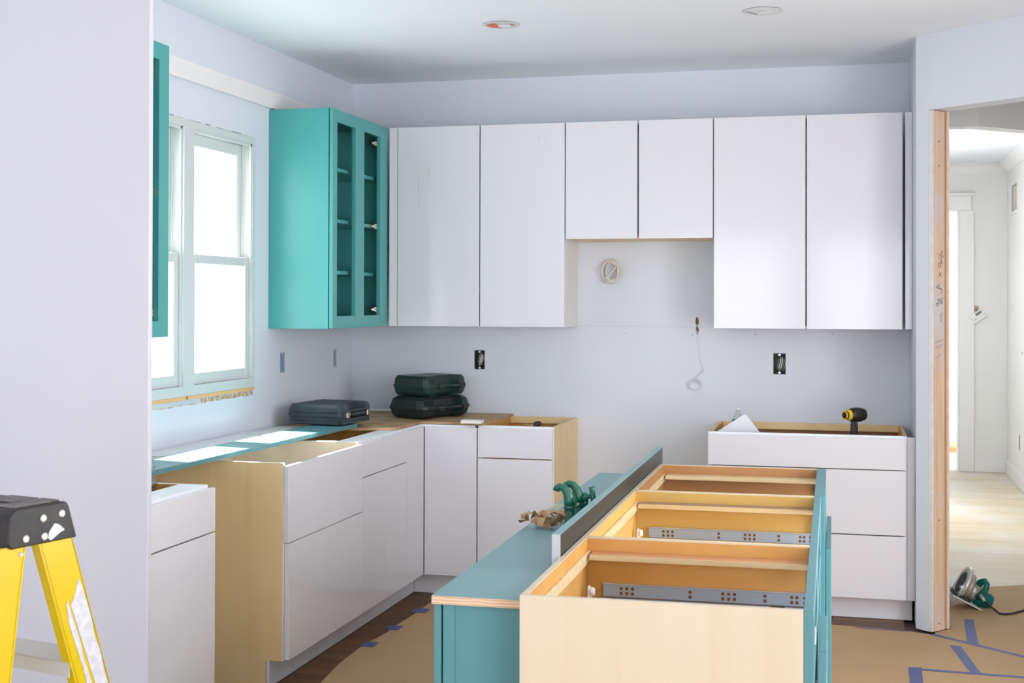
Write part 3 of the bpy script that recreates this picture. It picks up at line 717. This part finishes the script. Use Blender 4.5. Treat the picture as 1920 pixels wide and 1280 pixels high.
# ------------------------------------------------------------------ tool cases
def shell(mb, w_, d, z0, z1, taper, ch=.03, notch=None, bev=.006):
    """rounded octagonal slab from z0 (full) to z1 (inset by taper)"""
    def outline(ins):
        x0, x1, y0, y1 = -w_/2+ins, w_/2-ins, -d/2+ins, d/2-ins; c = ch
        pts = [(x0+c, y0)]
        if notch:
            n0, n1, nd = notch
            pts += [(n0-.01, y0), (n0, y0+nd), (n1, y0+nd), (n1+.01, y0)]
        pts += [(x1-c, y0), (x1-c*.3, y0+c*.3), (x1, y0+c), (x1, y1-c), (x1-c, y1), (x0+c, y1), (x0, y1-c), (x0, y0+c), (x0+c*.3, y0+c*.3)]
        return pts
    A = outline(0); B = outline(taper); t = bmesh.new(); n = len(A)
    zm = z0 + (z1-z0)*.72
    Bm = outline(taper*.35)
    rings = [[t.verts.new((*p, z0)) for p in A], [t.verts.new((*p, zm)) for p in Bm], [t.verts.new((*p, z1)) for p in B]]
    for r0, r1 in zip(rings, rings[1:]):
        for i in range(n): t.faces.new((r0[i], r0[(i+1) % n], r1[(i+1) % n], r1[i]))
    t.faces.new(rings[0]); t.faces.new(rings[-1])
    bmesh.ops.recalc_face_normals(t, faces=t.faces)
    mb._add(t); return mb
def tool_case(name, label, loc, rot, w_, d, h, m, m2, style):
    t = local_thing(name, label, 'tool case', loc, 0, None); t.rotation_euler = (0, 0, rot)
    hm = h*.5
    nt_ = (-w_*.20, w_*.28, .045)
    shell(MB(), w_, d, hm-.001, .003, style['taper'], style['ch'], nt_).build('lower_shell', m, t)
    shell(MB(), w_, d, hm+.001, h, style['taper'], style['ch'], nt_).build('lid', m2, t)
    # seam band
    shell(MB(), w_+.005, d+.005, hm-.005, hm+.005, .0005, style['ch'], nt_).build('seam_band', m, t)
    # handle
    y_ = -d/2-.002
    MB().tube([(-w_*.20, y_+.020, hm), (-w_*.18, y_, hm), (w_*.26, y_, hm), (w_*.28, y_+.020, hm)], [.009, .0095, .0095, .009], 8).build('handle', m2, t)
    for x in style['latch']:
        MB().box(x-.017, x+.017, y_-.006, y_+.004, hm-.016, hm+.012, bev=.002).build('latch', style['lm'], t)
    rb_ = MB()
    for k in range(style['ribs']):
        x = -w_*.42 + k*style['rs']
        if style['ax'] == 'v': rb_.box(x-.0025, x+.0025, -d/2-.003, -d/2+.03, hm+.012, h-.018, bev=.001)
    if style['ribs'] and style['ax'] == 'v': rb_.build('ribs', m2, t)
    if style['ax'] == 'h':
        for (za, zb, e) in ((hm+.012, hm+.022, .004), (hm-.030, hm-.018, .004), (.006, .020, .006)):
            MB().box(-w_/2-e+.02, w_/2-.04, -d/2-e, -d/2+.03, za, zb, bev=.002).box(-w_/2-e, -w_/2+.03, -d/2+.02, d/2-.02, za, zb, bev=.002).build('rib', m, t)
        for k in range(5):
            MB().box(-w_/2+.05+k*.055, -w_/2+.08+k*.055, -d/2+.03, d/2-.04, h-.001, h+.003, bev=.001).build('top_rib', m, t)
    for fx_ in (-w_*.30, w_*.30):
        for fy_ in (-d/2+.075, d/2-.07):
            MB().box(fx_-.015, fx_+.015, fy_-.012, fy_+.012, 0, .004).build('foot', m, t)
    return t
cz0 = ZC+.0135
tool_case('tool_case', 'dark green hard case on top of the stacked pair', (.560, -.318, cz0+.1175), math.radians(66), .330, .255, .106, CASEG, CASEG,
          dict(taper=.014, ch=.025, latch=(-.045, .125), lm=LATCH, ribs=4, rs=.012, ax='v'))
tool_case('tool_case', 'blackish bulging hard case at the bottom of the stacked pair', (.560, -.325, cz0), math.radians(63), .385, .285, .115, CASEK, CASEK,
          dict(taper=.028, ch=.045, latch=(-.045, .135), lm=LATCH, ribs=6, rs=.010, ax='v'))
# black ribbed case lying near the corner, long side to the camera, handle side to the right
t = tool_case('tool_case', 'black ribbed hard case lying partly on the teal board', (.258, -.985, ZC+.0315), math.radians(84), .330, .300, .100, CASEB, CASEB,
          dict(taper=.012, ch=.022, latch=(-.105, .115), lm=CHROME, ribs=5, rs=.03, ax='h'))
# plastic bag scrap beside the tall panel
mb = MB()
for k in range(7):
    z = .930 - k*.011; x = .412 + .010*math.sin(k*1.7)
    mb.tube([(x-.03, -3.05+.012*math.cos(k), z), (x-.008, -3.03+.01*math.sin(k*2), z-.006), (x+.010, -3.01, z+.002), (x+.002, -3.005, z-.012)], [.008, .014, .011, .005], 6)
single(mb, 'plastic_bag', FILM, 'crumpled clear plastic bag hanging into the near cabinet at the panel', 'bag', (.40, -3.03, .86))
# ================================================================== ON THE RIGHT BASE CABINET
t = thing('water_bottle', 'clear plastic bottle with white cap inside the wide open cabinet', 'bottle', (2.198, -.30, .73))
MB().lathe([(.026, 0), (.030, .008), (.030, .10), (.027, .11), (.030, .12), (.030, .165), (.026, .190), (.016, .212), (.0125, .218), (.0125, .226)], (2.198, -.30, .7300), 24).build('body', PET, t)
MB().lathe([(.0148, 0), (.0150, .012), (.0135, .015)], (2.198, -.30, .9565), 20).build('cap', CAPB, t)
MB().lathe([(.0305, 0), (.0305, .048)], (2.198, -.30, .8640), 24).build('label_band', LAB, t)
single(MB().prism([(2.098, .8570), (2.325, .8570), (2.253, .9480), (2.240, .9500)], -.470, -.4685, 'Y'), 'paper_sheet', PAPERW, 'white sheet of paper with its triangular corner up out of the cabinet', 'paper', (2.2, -.47, .857))
t = thing('power_drill', 'black and yellow drill standing up out of the wide open cabinet', 'drill', (2.768, -.36, .7285))
MB().prism([(2.748, .74), (2.792, .74), (2.786, .93), (2.754, .93)], -.395, -.350, 'Y', bev=.006).build('handle', BLACKP, t)
MB().box(2.735, 2.805, -.42, -.33, .7290, .765, bev=.008).build('battery', BLACKP, t)
DA = Matrix.Rotation(math.radians(-52), 4, 'Z') @ Matrix.Rotation(PI/2, 4, 'X')   # axis points to the camera, turned left
MB().lathe([(.014, -.060), (.028, -.052), (.034, -.030), (.036, -.005), (.034, .022), (.026, .036), (.020, .040)], (2.775, -.372, .954), 24, DA).build('motor_housing', BLACKP, t)
MB().lathe([(.0255, .030), (.0275, .036), (.0265, .046), (.020, .050)], (2.775, -.372, .954), 24, DA).build('yellow_collar', YELT, t)
MB().lathe([(.0185, .0505), (.0205, .054), (.0175, .064), (.010, .072)], (2.775, -.372, .954), 20, DA).build('chuck', BLACKP, t)
MB().lathe([(.0195, .058), (.0210, .061), (.0195, .065)], (2.775, -.372, .954), 20, DA).build('yellow_ring', YELT, t)
MB().box(2.772, 2.786, -.400, -.385, .895, .925, bev=.003).build('trigger', BLACKP, t)
# ================================================================== WALL ITEMS
def elbox(label, cat_loc, wall, w_, h_, wires, m):
    x, y, z = cat_loc
    t = local_thing('electrical_box', label, 'electrical box', cat_loc, 0 if wall == 'back' else R90)
    # local x along wall, y into wall (+), z
    s = w_/2; q = h_/2; d = .06
    MB().box(-s+.001, s-.001, d-.002, d, -q+.001, q-.001).box(-s+.001, -s+.003, .001, d-.002, -q+.001, q-.001).box(s-.003, s-.001, .001, d-.002, -q+.001, q-.001)\
      .box(-s+.003, s-.003, .001, d-.002, q-.003, q-.001).box(-s+.003, s-.003, .001, d-.002, -q+.001, -q+.003).build('box_shell', m, t)
    MB().lathe([(.006, 0), (.006, .003)], (0, .004, q-.007), 10, Matrix.Rotation(PI/2, 4, 'X')).lathe([(.006, 0), (.006, .003)], (0, .004, -q+.007), 10, Matrix.Rotation(PI/2, 4, 'X')).build('screw_tab', ZINCL, t)
    for k in range(wires):
        x0 = -s*.4 + k*s*.30
        pts = [(x0-.006, .035, -q+.012), (x0, .014, -q+.03), (x0+.006, .004, 0), (x0+.010, .006, q*.4), (x0+.008, .03, q*.75)]
        MB().tube(pts, .0026, 6).build('wire', WIREW if k % 3 else BOXM, t)
    return t
DBOX = mat('dark_box', (.05, .06, .06), .5)
elbox('dark electrical box with loose wires above the green cases', (.752, 0, 1.183), 'back', .058, .104, 4, DBOX)
elbox('dark electrical box with loose wires above the wide drawer cabinet', (2.390, 0, 1.183), 'back', .062, .108, 5, DBOX)
elbox('blue grey empty electrical box on the window wall nearer the window', (0, -.9725, 1.200), 'left', .053, .098, 0, BOXB)
elbox('pale empty electrical box on the window wall near the corner', (0, -.2675, 1.195), 'left', .043, .098, 0, mat('box_grey', (.45, .47, .50), .5))
# cable bundle
mb = MB(); c0 = Vector((1.502, -.030, 1.672))
for k in range(6):
    pts = []; a0 = k*.9; rx = .040 + .009*math.sin(k*2.1); rz = .058 + .008*math.cos(k*1.7); tilt = .45*math.sin(k*1.3)
    for i in range(20):
        a = a0 + i/20*2*PI
        u, v = rx*math.cos(a), rz*math.sin(a)
        pts.append((c0.x + .008*math.sin(k*2.6) + u*math.cos(tilt) - v*math.sin(tilt)*.6, c0.y + .008*math.sin(a*2+k) - .004*k + .012, c0.z + u*math.sin(tilt) + v*math.cos(tilt)))
    mb.tube(pts, .0042, 7, closed=True)
mb.tube([(1.535, -.005, 1.715), (1.53, -.03, 1.705), (1.505, -.045, 1.665), (1.475, -.046, 1.64), (1.462, -.044, 1.608)], .0042, 7)
single(mb, 'cable_coil', mat('coil_sheath', (.72, .70, .64), .4), 'bundled white power cable hanging from the wall in the hood gap', 'cable', (1.50, -.02, 1.67))
# hole and thin wire
mb = MB()
random.seed(3)
for k in range(16):
    z = 1.338 + k*.0055; x = 1.9585 + random.uniform(-.008, .008); r_ = random.uniform(.003, .006)
    mb.prism([(x-r_, z-r_), (x+r_*.8, z-r_*.7), (x+r_, z+r_*.4), (x, z+r_), (x-r_*.9, z+r_*.5)], .004, .012, 'Y')
structure(mb.build('trim_14', BROWNR))
structure(bx(1.945, 1.972, .02, .03, 1.335, 1.425).build('trim_15', mat('hole_back', (.10, .055, .03), .9)))
structure(MB().prism([(1.945, 1.334), (1.956, 1.334), (1.950, 1.36), (1.954, 1.38), (1.948, 1.40), (1.953, 1.426), (1.945, 1.426)], .0, .012, 'Y').prism([(1.972, 1.334), (1.962, 1.334), (1.967, 1.36), (1.963, 1.378), (1.969, 1.398), (1.963, 1.426), (1.972, 1.426)], .0, .012, 'Y').build('trim_16', WALL))
mb = MB()
mb.tube([(1.959, .004, 1.345), (1.960, -.006, 1.320), (1.963, -.008, 1.270), (1.972, -.008, 1.200), (1.990, -.009, 1.155), (1.993, -.010, 1.146), (1.985, -.012, 1.142), (1.975, -.012, 1.13), (1.960, -.012, 1.112), (1.952, -.012, 1.096)], .0014, 6)
mb.tube([(1.992, -.012, 1.148), (2.0, -.014, 1.144), (1.996, -.014, 1.136), (1.980, -.014, 1.132), (1.962, -.012, 1.108)], .0013, 6)
for k in range(4):
    mb.tube([(1.948 + (.029+.003*k)*math.cos(i/16*2*PI), -.012-.002*k, 1.062 + (.024+.002*k)*math.sin(i/16*2*PI) + .002*k) for i in range(16)], .0014, 5, closed=True)
single(mb, 'thin_wire', WIRET, 'thin white wire with a coiled end hanging from the rough wall hole', 'wire', (1.96, -.01, 1.2))
mb = MB()
for (x, z) in [(1.575, 1.335), (1.933, 1.33), (2.265, 1.355), (2.265, 1.337), (2.66, 1.342), (.985, 1.345)]: mb.lathe([(.0025, 0), (.0025, .0008)], (x, -.0002, z), 8, Matrix.Rotation(PI/2, 4, 'X'))
structure(mb.build('trim_17', DARK))
# ceiling can openings
def can(label, x, y, red):
    t = thing('recessed_light', label, 'light fixture', (x, y, H-.002))
    mb = MB(); n = 24; ro, ri = .083, .074
    t0 = bmesh.new()
    for k in range(n):
        a, b_ = 2*PI*k/n, 2*PI*(k+1)/n
        vs = [t0.verts.new((r_*math.cos(q), r_*math.sin(q), 0)) for q, r_ in ((a, ro), (b_, ro), (b_, ri), (a, ri))]
        t0.faces.new(vs[::-1])
    bmesh.ops.remove_doubles(t0, verts=t0.verts, dist=1e-4)
    mb._add(t0, Matrix.Translation((x, y, H-.0025))); mb.build('cut_edge', mat('cut_edge', (.72, .72, .72), .8), t)
    MB().lathe([(ri, 0), (ri, .0005)], (x, y, H-.0022), n).build('can_shade', mat('can_inner_'+('a' if red else 'b'), (.62, .66, .66) if red else (.80, .83, .86), .5), t)
    MB().lathe([(.030, 0), (.028, .002), (.010, .003)], (x+.012, y+.01, H-.0057), 18).build('socket', EDGEW, t)
    if red:
        MB().prism([(x-.066, y-.015), (x-.02, y-.045), (x-.012, y+.045), (x-.050, y+.045)], H-.0052, H-.0030).build('junction_cover', RED, t)
        MB().lathe([(.008, 0), (.008, .004)], (x+.052, y, H-.0065), 10).build('wire_nut', mat('rust', (.55, .25, .18), .5), t)
    else:
        MB().prism([(x-.07, y-.01), (x-.03, y+.055), (x-.025, y+.05), (x-.062, y-.012)], H-.0050, H-.0030).build('spring_clip', BOXM, t)
    return t
can('round recessed light opening with an orange red fitting in the ceiling', 1.241, -1.415, True)
can('round pale recessed light opening nearer the right of the ceiling', 2.39, -1.43, False)
# hall vent, thermostat, outlet slots
t = thing('wall_vent', 'open vent hole with brown inside high on the hall wall', 'vent', (4.10, 4.83, 2.39))
v0, v1, vz0, vz1 = vent
MB().box(4.094, 4.104, v0-.03, v0, vz0-.03, vz1+.03).box(4.094, 4.104, v1, v1+.03, vz0-.03, vz1+.03).box(4.094, 4.104, v0, v1, vz1, vz1+.03).box(4.094, 4.104, v0, v1, vz0-.03, vz0).build('frame', TRIMW, t)
MB().box(4.17, 4.18, v0, v1, vz0, vz1).build('duct_back', mat('duct_brown', (.42, .24, .12), .8), t)
MB().box(4.11, 4.168, (v0+v1)/2-.10, (v0+v1)/2-.07, vz0, vz1).build('stud', mat('duct_stud', (.55, .36, .22), .8), t)
t = local_thing('thermostat', 'tilted white thermostat hanging off the far hall wall', 'thermostat', (3.853, 5.405, 1.385), 0)
t.rotation_euler = (0, math.radians(-35), 0)
MB().box(-.062, .062, -.018, 0, -.042, .042, bev=.006).build('body', WPLAST, t)
MB().box(-.010, .048, -.0195, -.018, .008, .030).build('display', LCD, t)
MB().box(-.045, -.02, -.0205, -.0182, -.02, .0, bev=.001).build('button', mat('pale_grey', (.62, .63, .63), .5), t)
structure(bx(3.812, 3.86, 5.417, 5.4195, 1.42, 1.48).build('trim_18', BROWNR))
tag(bx(4.096, 4.0995, 4.49, 4.53, .30, .42, bev=.001).build('wall_outlet', mat('slot', (.30, .26, .24), .6)), 'narrow dark outlet slot low on the right hall wall', 'outlet')
mb = MB().tube([(4.097, 4.34, 1.10), (4.093, 4.30, 1.112), (4.093, 4.26, 1.09), (4.097, 4.35, 1.088)], .002, 5)
single(mb, 'wall_wire', BOXM, 'short bent wire sticking out of the right hall wall', 'wire', (4.097, 4.32, 1.1))
# ================================================================== FLOOR COVERING
def sheet(pts, z0, z1, label, org):
    return single(MB().prism(pts, z0, z1), 'floor_paper', KRAFT, label, 'floor paper', org)
edge = [(.735, -7.6), (.728, -3.0), (.722, -2.23), (.690, -1.95), (.680, -1.648), (.708, -1.40), (.700, -1.345), (.716, -1.0), (.713, -.780)]
sheet([(4.16, -7.6), (4.16, -1.75), (3.42, -1.12), (3.115, -.815), (2.98, -.757), (2.80, -.742), (2.62, -.730), (2.0, -.752), (1.2, -.768)] + edge[::-1], .0002, .0010,
      'wide brown paper covering the kitchen floor around the island', (2, -3, 0))
sheet([(3.125, -.830), (3.44, -1.15), (4.08, -1.72), (4.08, .62), (3.66, .44), (3.48, .345), (3.19, .270), (3.19, -.60), dp(.112, .125), dp(.112, .01)], .0006, .0013,
      'brown paper laid beyond the angled opening under the saw', (3.5, -.4, 0))
sheet([(3.00, -1.45), (4.14, -1.49), (4.14, -3.2), (3.00, -3.2)], .0012, .0018, 'extra brown paper sheet taped at the lower right corner', (3.5, -2, 0))
def tape(pts, label, k=0):
    c = (sum(p[0] for p in pts)/len(pts), sum(p[1] for p in pts)/len(pts), .002)
    return single(MB().prism(pts, .0020+k*.0004, .0023+k*.0004), 'masking_tape', TAPE, label, 'tape', c)
def band(a, b_, w_):
    d = Vector((b_[0]-a[0], b_[1]-a[1])).normalized(); n = Vector((-d.y, d.x))*w_/2
    return [(a[0]+n.x, a[1]+n.y), (b_[0]+n.x, b_[1]+n.y), (b_[0]-n.x, b_[1]-n.y), (a[0]-n.x, a[1]-n.y)]
tape(band((3.112, -.808), (3.80, -1.40), .030), 'long blue tape strip across the angled threshold')
tape(band((2.985, -1.430), (4.05, -1.475), .028), 'long blue tape seam running across the lower right corner')
tape([(3.277, -.465), (3.318, -.466), (3.300, -.972), (3.252, -.955)], 'blue tape strip in front of the saw', 1)
tape([(3.176, -.994), (3.220, -1.001), (3.268, -1.449), (3.228, -1.442)], 'blue tape strip in the middle between the two long seams', 1)
tape([(2.985, -1.416), (3.037, -1.403), (3.026, -1.80), (2.976, -1.80)], 'blue tape strip cut by the bottom edge of the picture', 1)
tape([(2.775, -.758), (3.015, -.768), (3.013, -.782), (2.775, -.772)], 'thin blue tape strip before the wide drawer cabinet')
Pz = [((.672, -1.625), (.735, -1.625), 'blue tape piece on the dark planks, nearest the camera of three'),
      ((.672, -1.315), (.742, -1.315), 'blue tape piece on the dark planks, middle of three'),
      ((.684, -.955), (.760, -.955), 'blue tape piece on the dark planks beside the island corner')]
for a, b_, l in Pz: tape(band((a[0], a[1]), (b_[0], b_[1]), .085), l)
# ================================================================== CIRCULAR SAW (local: blade plane x=0, body to +x), tilted
t = bpy.data.objects.new('circular_saw', None); COL.objects.link(t)
tag(t, 'teal and grey circular saw lying tilted on the brown paper in the opening', 'saw')
t.location = (3.312, -.185, .0015); t.rotation_euler = (0, 0, math.radians(8))
def S(mb, nm, m): return mb.build(nm, m, t)
TL = math.radians(27)
MT = Matrix.Translation((-.045, 0, .048)) @ Matrix.Rotation(TL, 4, 'Y')   # base plate drops to the right
RX = Matrix.Rotation(PI/2, 4, 'Y')
S(MB().box(-.045, .115, -.075, .085, -.001, .0015, bev=.0006, M=MT), 'base_plate', SAWM)
S(MB().box(-.045, .115, -.077, -.075, -.001, .006, M=MT), 'plate_rib', ZINCL)
S(MB().lathe([(.080, -.002), (.080, .002)], (0, 0, 0), 36, MT @ Matrix.Translation((-.018, .01, .038)) @ RX), 'blade', ZINCL)
S(MB().lathe([(.074, -.012), (.086, -.008), (.088, .004), (.084, .012), (.060, .014)], (0, 0, 0), 28, MT @ Matrix.Translation((-.006, .01, .072)) @ RX), 'blade_guard', mat('guard_silver', (.62, .60, .58), .3, metal=.5))
S(MB().lathe([(.046, -.003), (.058, 0), (.040, .002)], (0, 0, 0), 20, MT @ Matrix.Translation((-.020, .0, .072)) @ RX), 'guard_opening', RUBB)
S(MB().lathe([(.066, 0), (.066, .024), (.062, .026)], (0, 0, 0), 28, MT @ Matrix.Translation((.008, .01, .070)) @ RX), 'gear_case', mat('case_tan', (.42, .38, .29), .45, metal=.3))
S(MB().lathe([(.046, 0), (.048, .02), (.044, .048)], (0, 0, 0), 24, MT @ Matrix.Translation((.032, .01, .062)) @ RX), 'motor_neck', SAWM)
S(MB().lathe([(.040, 0), (.043, .015), (.042, .070), (.034, .084), (.020, .088)], (0, 0, 0), 20, MT @ Matrix.Translation((.074, .012, .046)) @ RX), 'motor_housing', SAWT)
S(MB().lathe([(.010, 0), (.010, .004)], (0, 0, 0), 14, MT @ Matrix.Translation((.13, -.034, .040)) @ Matrix.Rotation(PI/2, 4, 'X')), 'brush_cap', mat('brush_red', (.10, .02, .015), .5))
hp = [(.060, .03, .040), (.058, .01, .080), (.060, -.02, .118), (.066, -.045, .135), (.078, -.060, .126), (.084, -.062, .100), (.082, -.052, .070), (.076, -.03, .045)]
S(MB().tube([MT @ Vector(p) for p in hp], [.016, .017, .017, .015, .014, .014, .015, .015], 10), 'handle', SAWT)
S(MB().tube([MT @ Vector(p) for p in [(.085, -.048, .078), (.095, -.050, .078)]], [.010, .009], 8), 'trigger', SAWT)
S(MB().tube([MT @ Vector(p) for p in [(-.024, -.055, .052), (-.024, -.080, .060)]], [.007, .009], 8), 'lever', ZINCL)
S(MB().tube([MT @ Vector(p) for p in [(.074, -.060, .065), (.100, -.085, .048)]], [.010, .007], 8), 'cord_guard', SAWM)
S(MB().box(-.030, .050, -.06, .06, .004, .022, bev=.003, M=MT), 'plate_bracket', RUBB)
SI = (Matrix.Translation((3.312, -.185, .0015)) @ Matrix.Rotation(math.radians(8), 4, 'Z')).inverted()
cp = [MT @ Vector(p) for p in [(.074, -.060, .065), (.100, -.085, .048)]] + [SI @ Vector(p) for p in [(3.432, -.305, .018), (3.450, -.325, .0070), (3.475, -.330, .0068), (3.51, -.305, .0068), (3.56, -.24, .0068), (3.61, -.15, .0068), (3.70, -.03, .0068), (3.85, .15, .0068)]]
MB().tube(cp[1:], .0052, 8).build('power_cord', RUBB, t)
# ================================================================== STEP LADDER
AZ = math.radians(14.4)
lad = bpy.data.objects.new('step_ladder', None); COL.objects.link(lad)
tag(lad, 'yellow stepladder with black top cap at the lower left corner', 'ladder')
lad.location = (1.192, -4.946, 0); lad.rotation_euler = (0, 0, math.radians(90-14.4))
# local x = e1 (splay), local y = e2 (ladder width, away to the left), z up
W_ = .37
def K(mb, nm, m, label=None): return mb.build(nm, m, lad, label)
# cap : tapered black block
mb = MB()
def ring(y, pts): return [(p[0], y, p[1]) for p in pts]
side = [(.006, 1.030), (.172, 1.030), (.150, 1.098), (.142, 1.106), (.014, 1.106), (.004, 1.096), (-.002, 1.04)]
mb.prism(side, 0, W_, 'Y', bev=.003)
K(mb, 'top_cap', BLACKP)
K(MB().box(.020, .136, .012, .060, 1.1062, 1.1095, bev=.001).box(.070, .136, .070, .150, 1.1062, 1.109, bev=.001), 'cap_ridge', mat('cap_top', (.10, .085, .078), .6, noise=(40, .8, (.22, .20, .19))))
for (x, z) in ((.040, 1.046), (.086, 1.044), (.083, 1.080), (.130, 1.083)):
    K(MB().lathe([(.0078, 0), (.0076, .002), (.005, .0038)], (x, 0, z), 16, Matrix.Rotation(PI/2, 4, 'X')), 'rivet', RIVET)
K(MB().prism([(.098, 1.050), (.112, 1.066), (.124, 1.062), (.138, 1.050), (.126, 1.046), (.115, 1.040), (.104, 1.034), (.096, 1.038)], -.0006, 0, 'Y'), 'paint_splash', mat('splash', (.60, .70, .74), .6))
def rail(x_top0, x_top1, sl, y0, th, z1=1.034, z0=.0):
    def X(x, z): return x + sl*(1.034-z)
    return [(X(x_top0, z1), z1), (X(x_top1, z1), z1), (X(x_top1, z0), z0), (X(x_top0, z0), z0)]
for k, (ya, yb, yc, yd) in enumerate([(.004, .007, .004, .026), (W_-.007, W_-.004, W_-.026, W_-.004)]):
    fr = MB(); fr.prism(rail(.078, .160, .327, 0, 0), ya, yb, 'Y')
    fr.prism(rail(.0745, .082, .327, 0, 0), yc, yd, 'Y').prism(rail(.157, .1615, .327, 0, 0), yc, yd, 'Y')
    K(fr, 'front_rail', YEL)
    rr = MB(); rr.prism(rail(-.010, .047, -.137, 0, 0, 1.034), ya+.004, yb+.004, 'Y')
    rr.prism(rail(-.014, -.008, -.137, 0, 0), yc+.002, yd-.002, 'Y').prism(rail(.044, .0475, -.137, 0, 0), yc+.002, yd-.002, 'Y')
    K(rr, 'rear_rail', YEL)
K(MB().lathe([(.0055, 0), (.0035, .003)], (.036, .008, 1.016), 14, Matrix.Rotation(PI/2, 4, 'X')), 'rivet', RIVET)
for z in (.78, .52, .26):
    xx = .120 + .327*(1.034-z)
    K(MB().box(xx-.045, xx+.045, .008, W_-.008, z-.004, z, bev=.001).box(xx-.045, xx-.041, .008, W_-.008, z-.032, z-.004).box(xx+.041, xx+.045, .008, W_-.008, z-.032, z-.004), 'step', ALU)
for z in (.80, .30):
    xx = .018 - .137*(1.034-z)
    K(MB().box(xx-.004, xx+.024, .012, W_-.012, z-.016, z, bev=.002), 'rear_brace', ALU)
for y_ in (.012, W_-.012):
    K(MB().tube([(-.02, y_, .70), (.13, y_, .695), (.265, y_, .70)], .005, 6), 'spreader', ALU)
# torn stickers on the front rail face
def sticker(pts):
    K(MB().prism(pts, .0024, .0037, 'Y'), 'torn_sticker', STICK)
def sx(f, z): return .078 + .082*f + .327*(1.034-z)
def sp(f, z): return (sx(f, z), z)
sticker([sp(.42, .895), sp(.62, .912), sp(.86, .945), sp(.90, .935), sp(.93, .90), sp(.95, .86), sp(.90, .82), sp(.96, .79), sp(.93, .74), sp(.95, .69), sp(.80, .672), sp(.66, .660), sp(.56, .70), sp(.50, .78), sp(.46, .84)])
sticker([sp(.30, .895), sp(.36, .905), sp(.37, .87), sp(.42, .83), sp(.40, .78), sp(.44, .73), sp(.46, .66), sp(.38, .60), sp(.27, .68), sp(.30, .76), sp(.22, .86)])
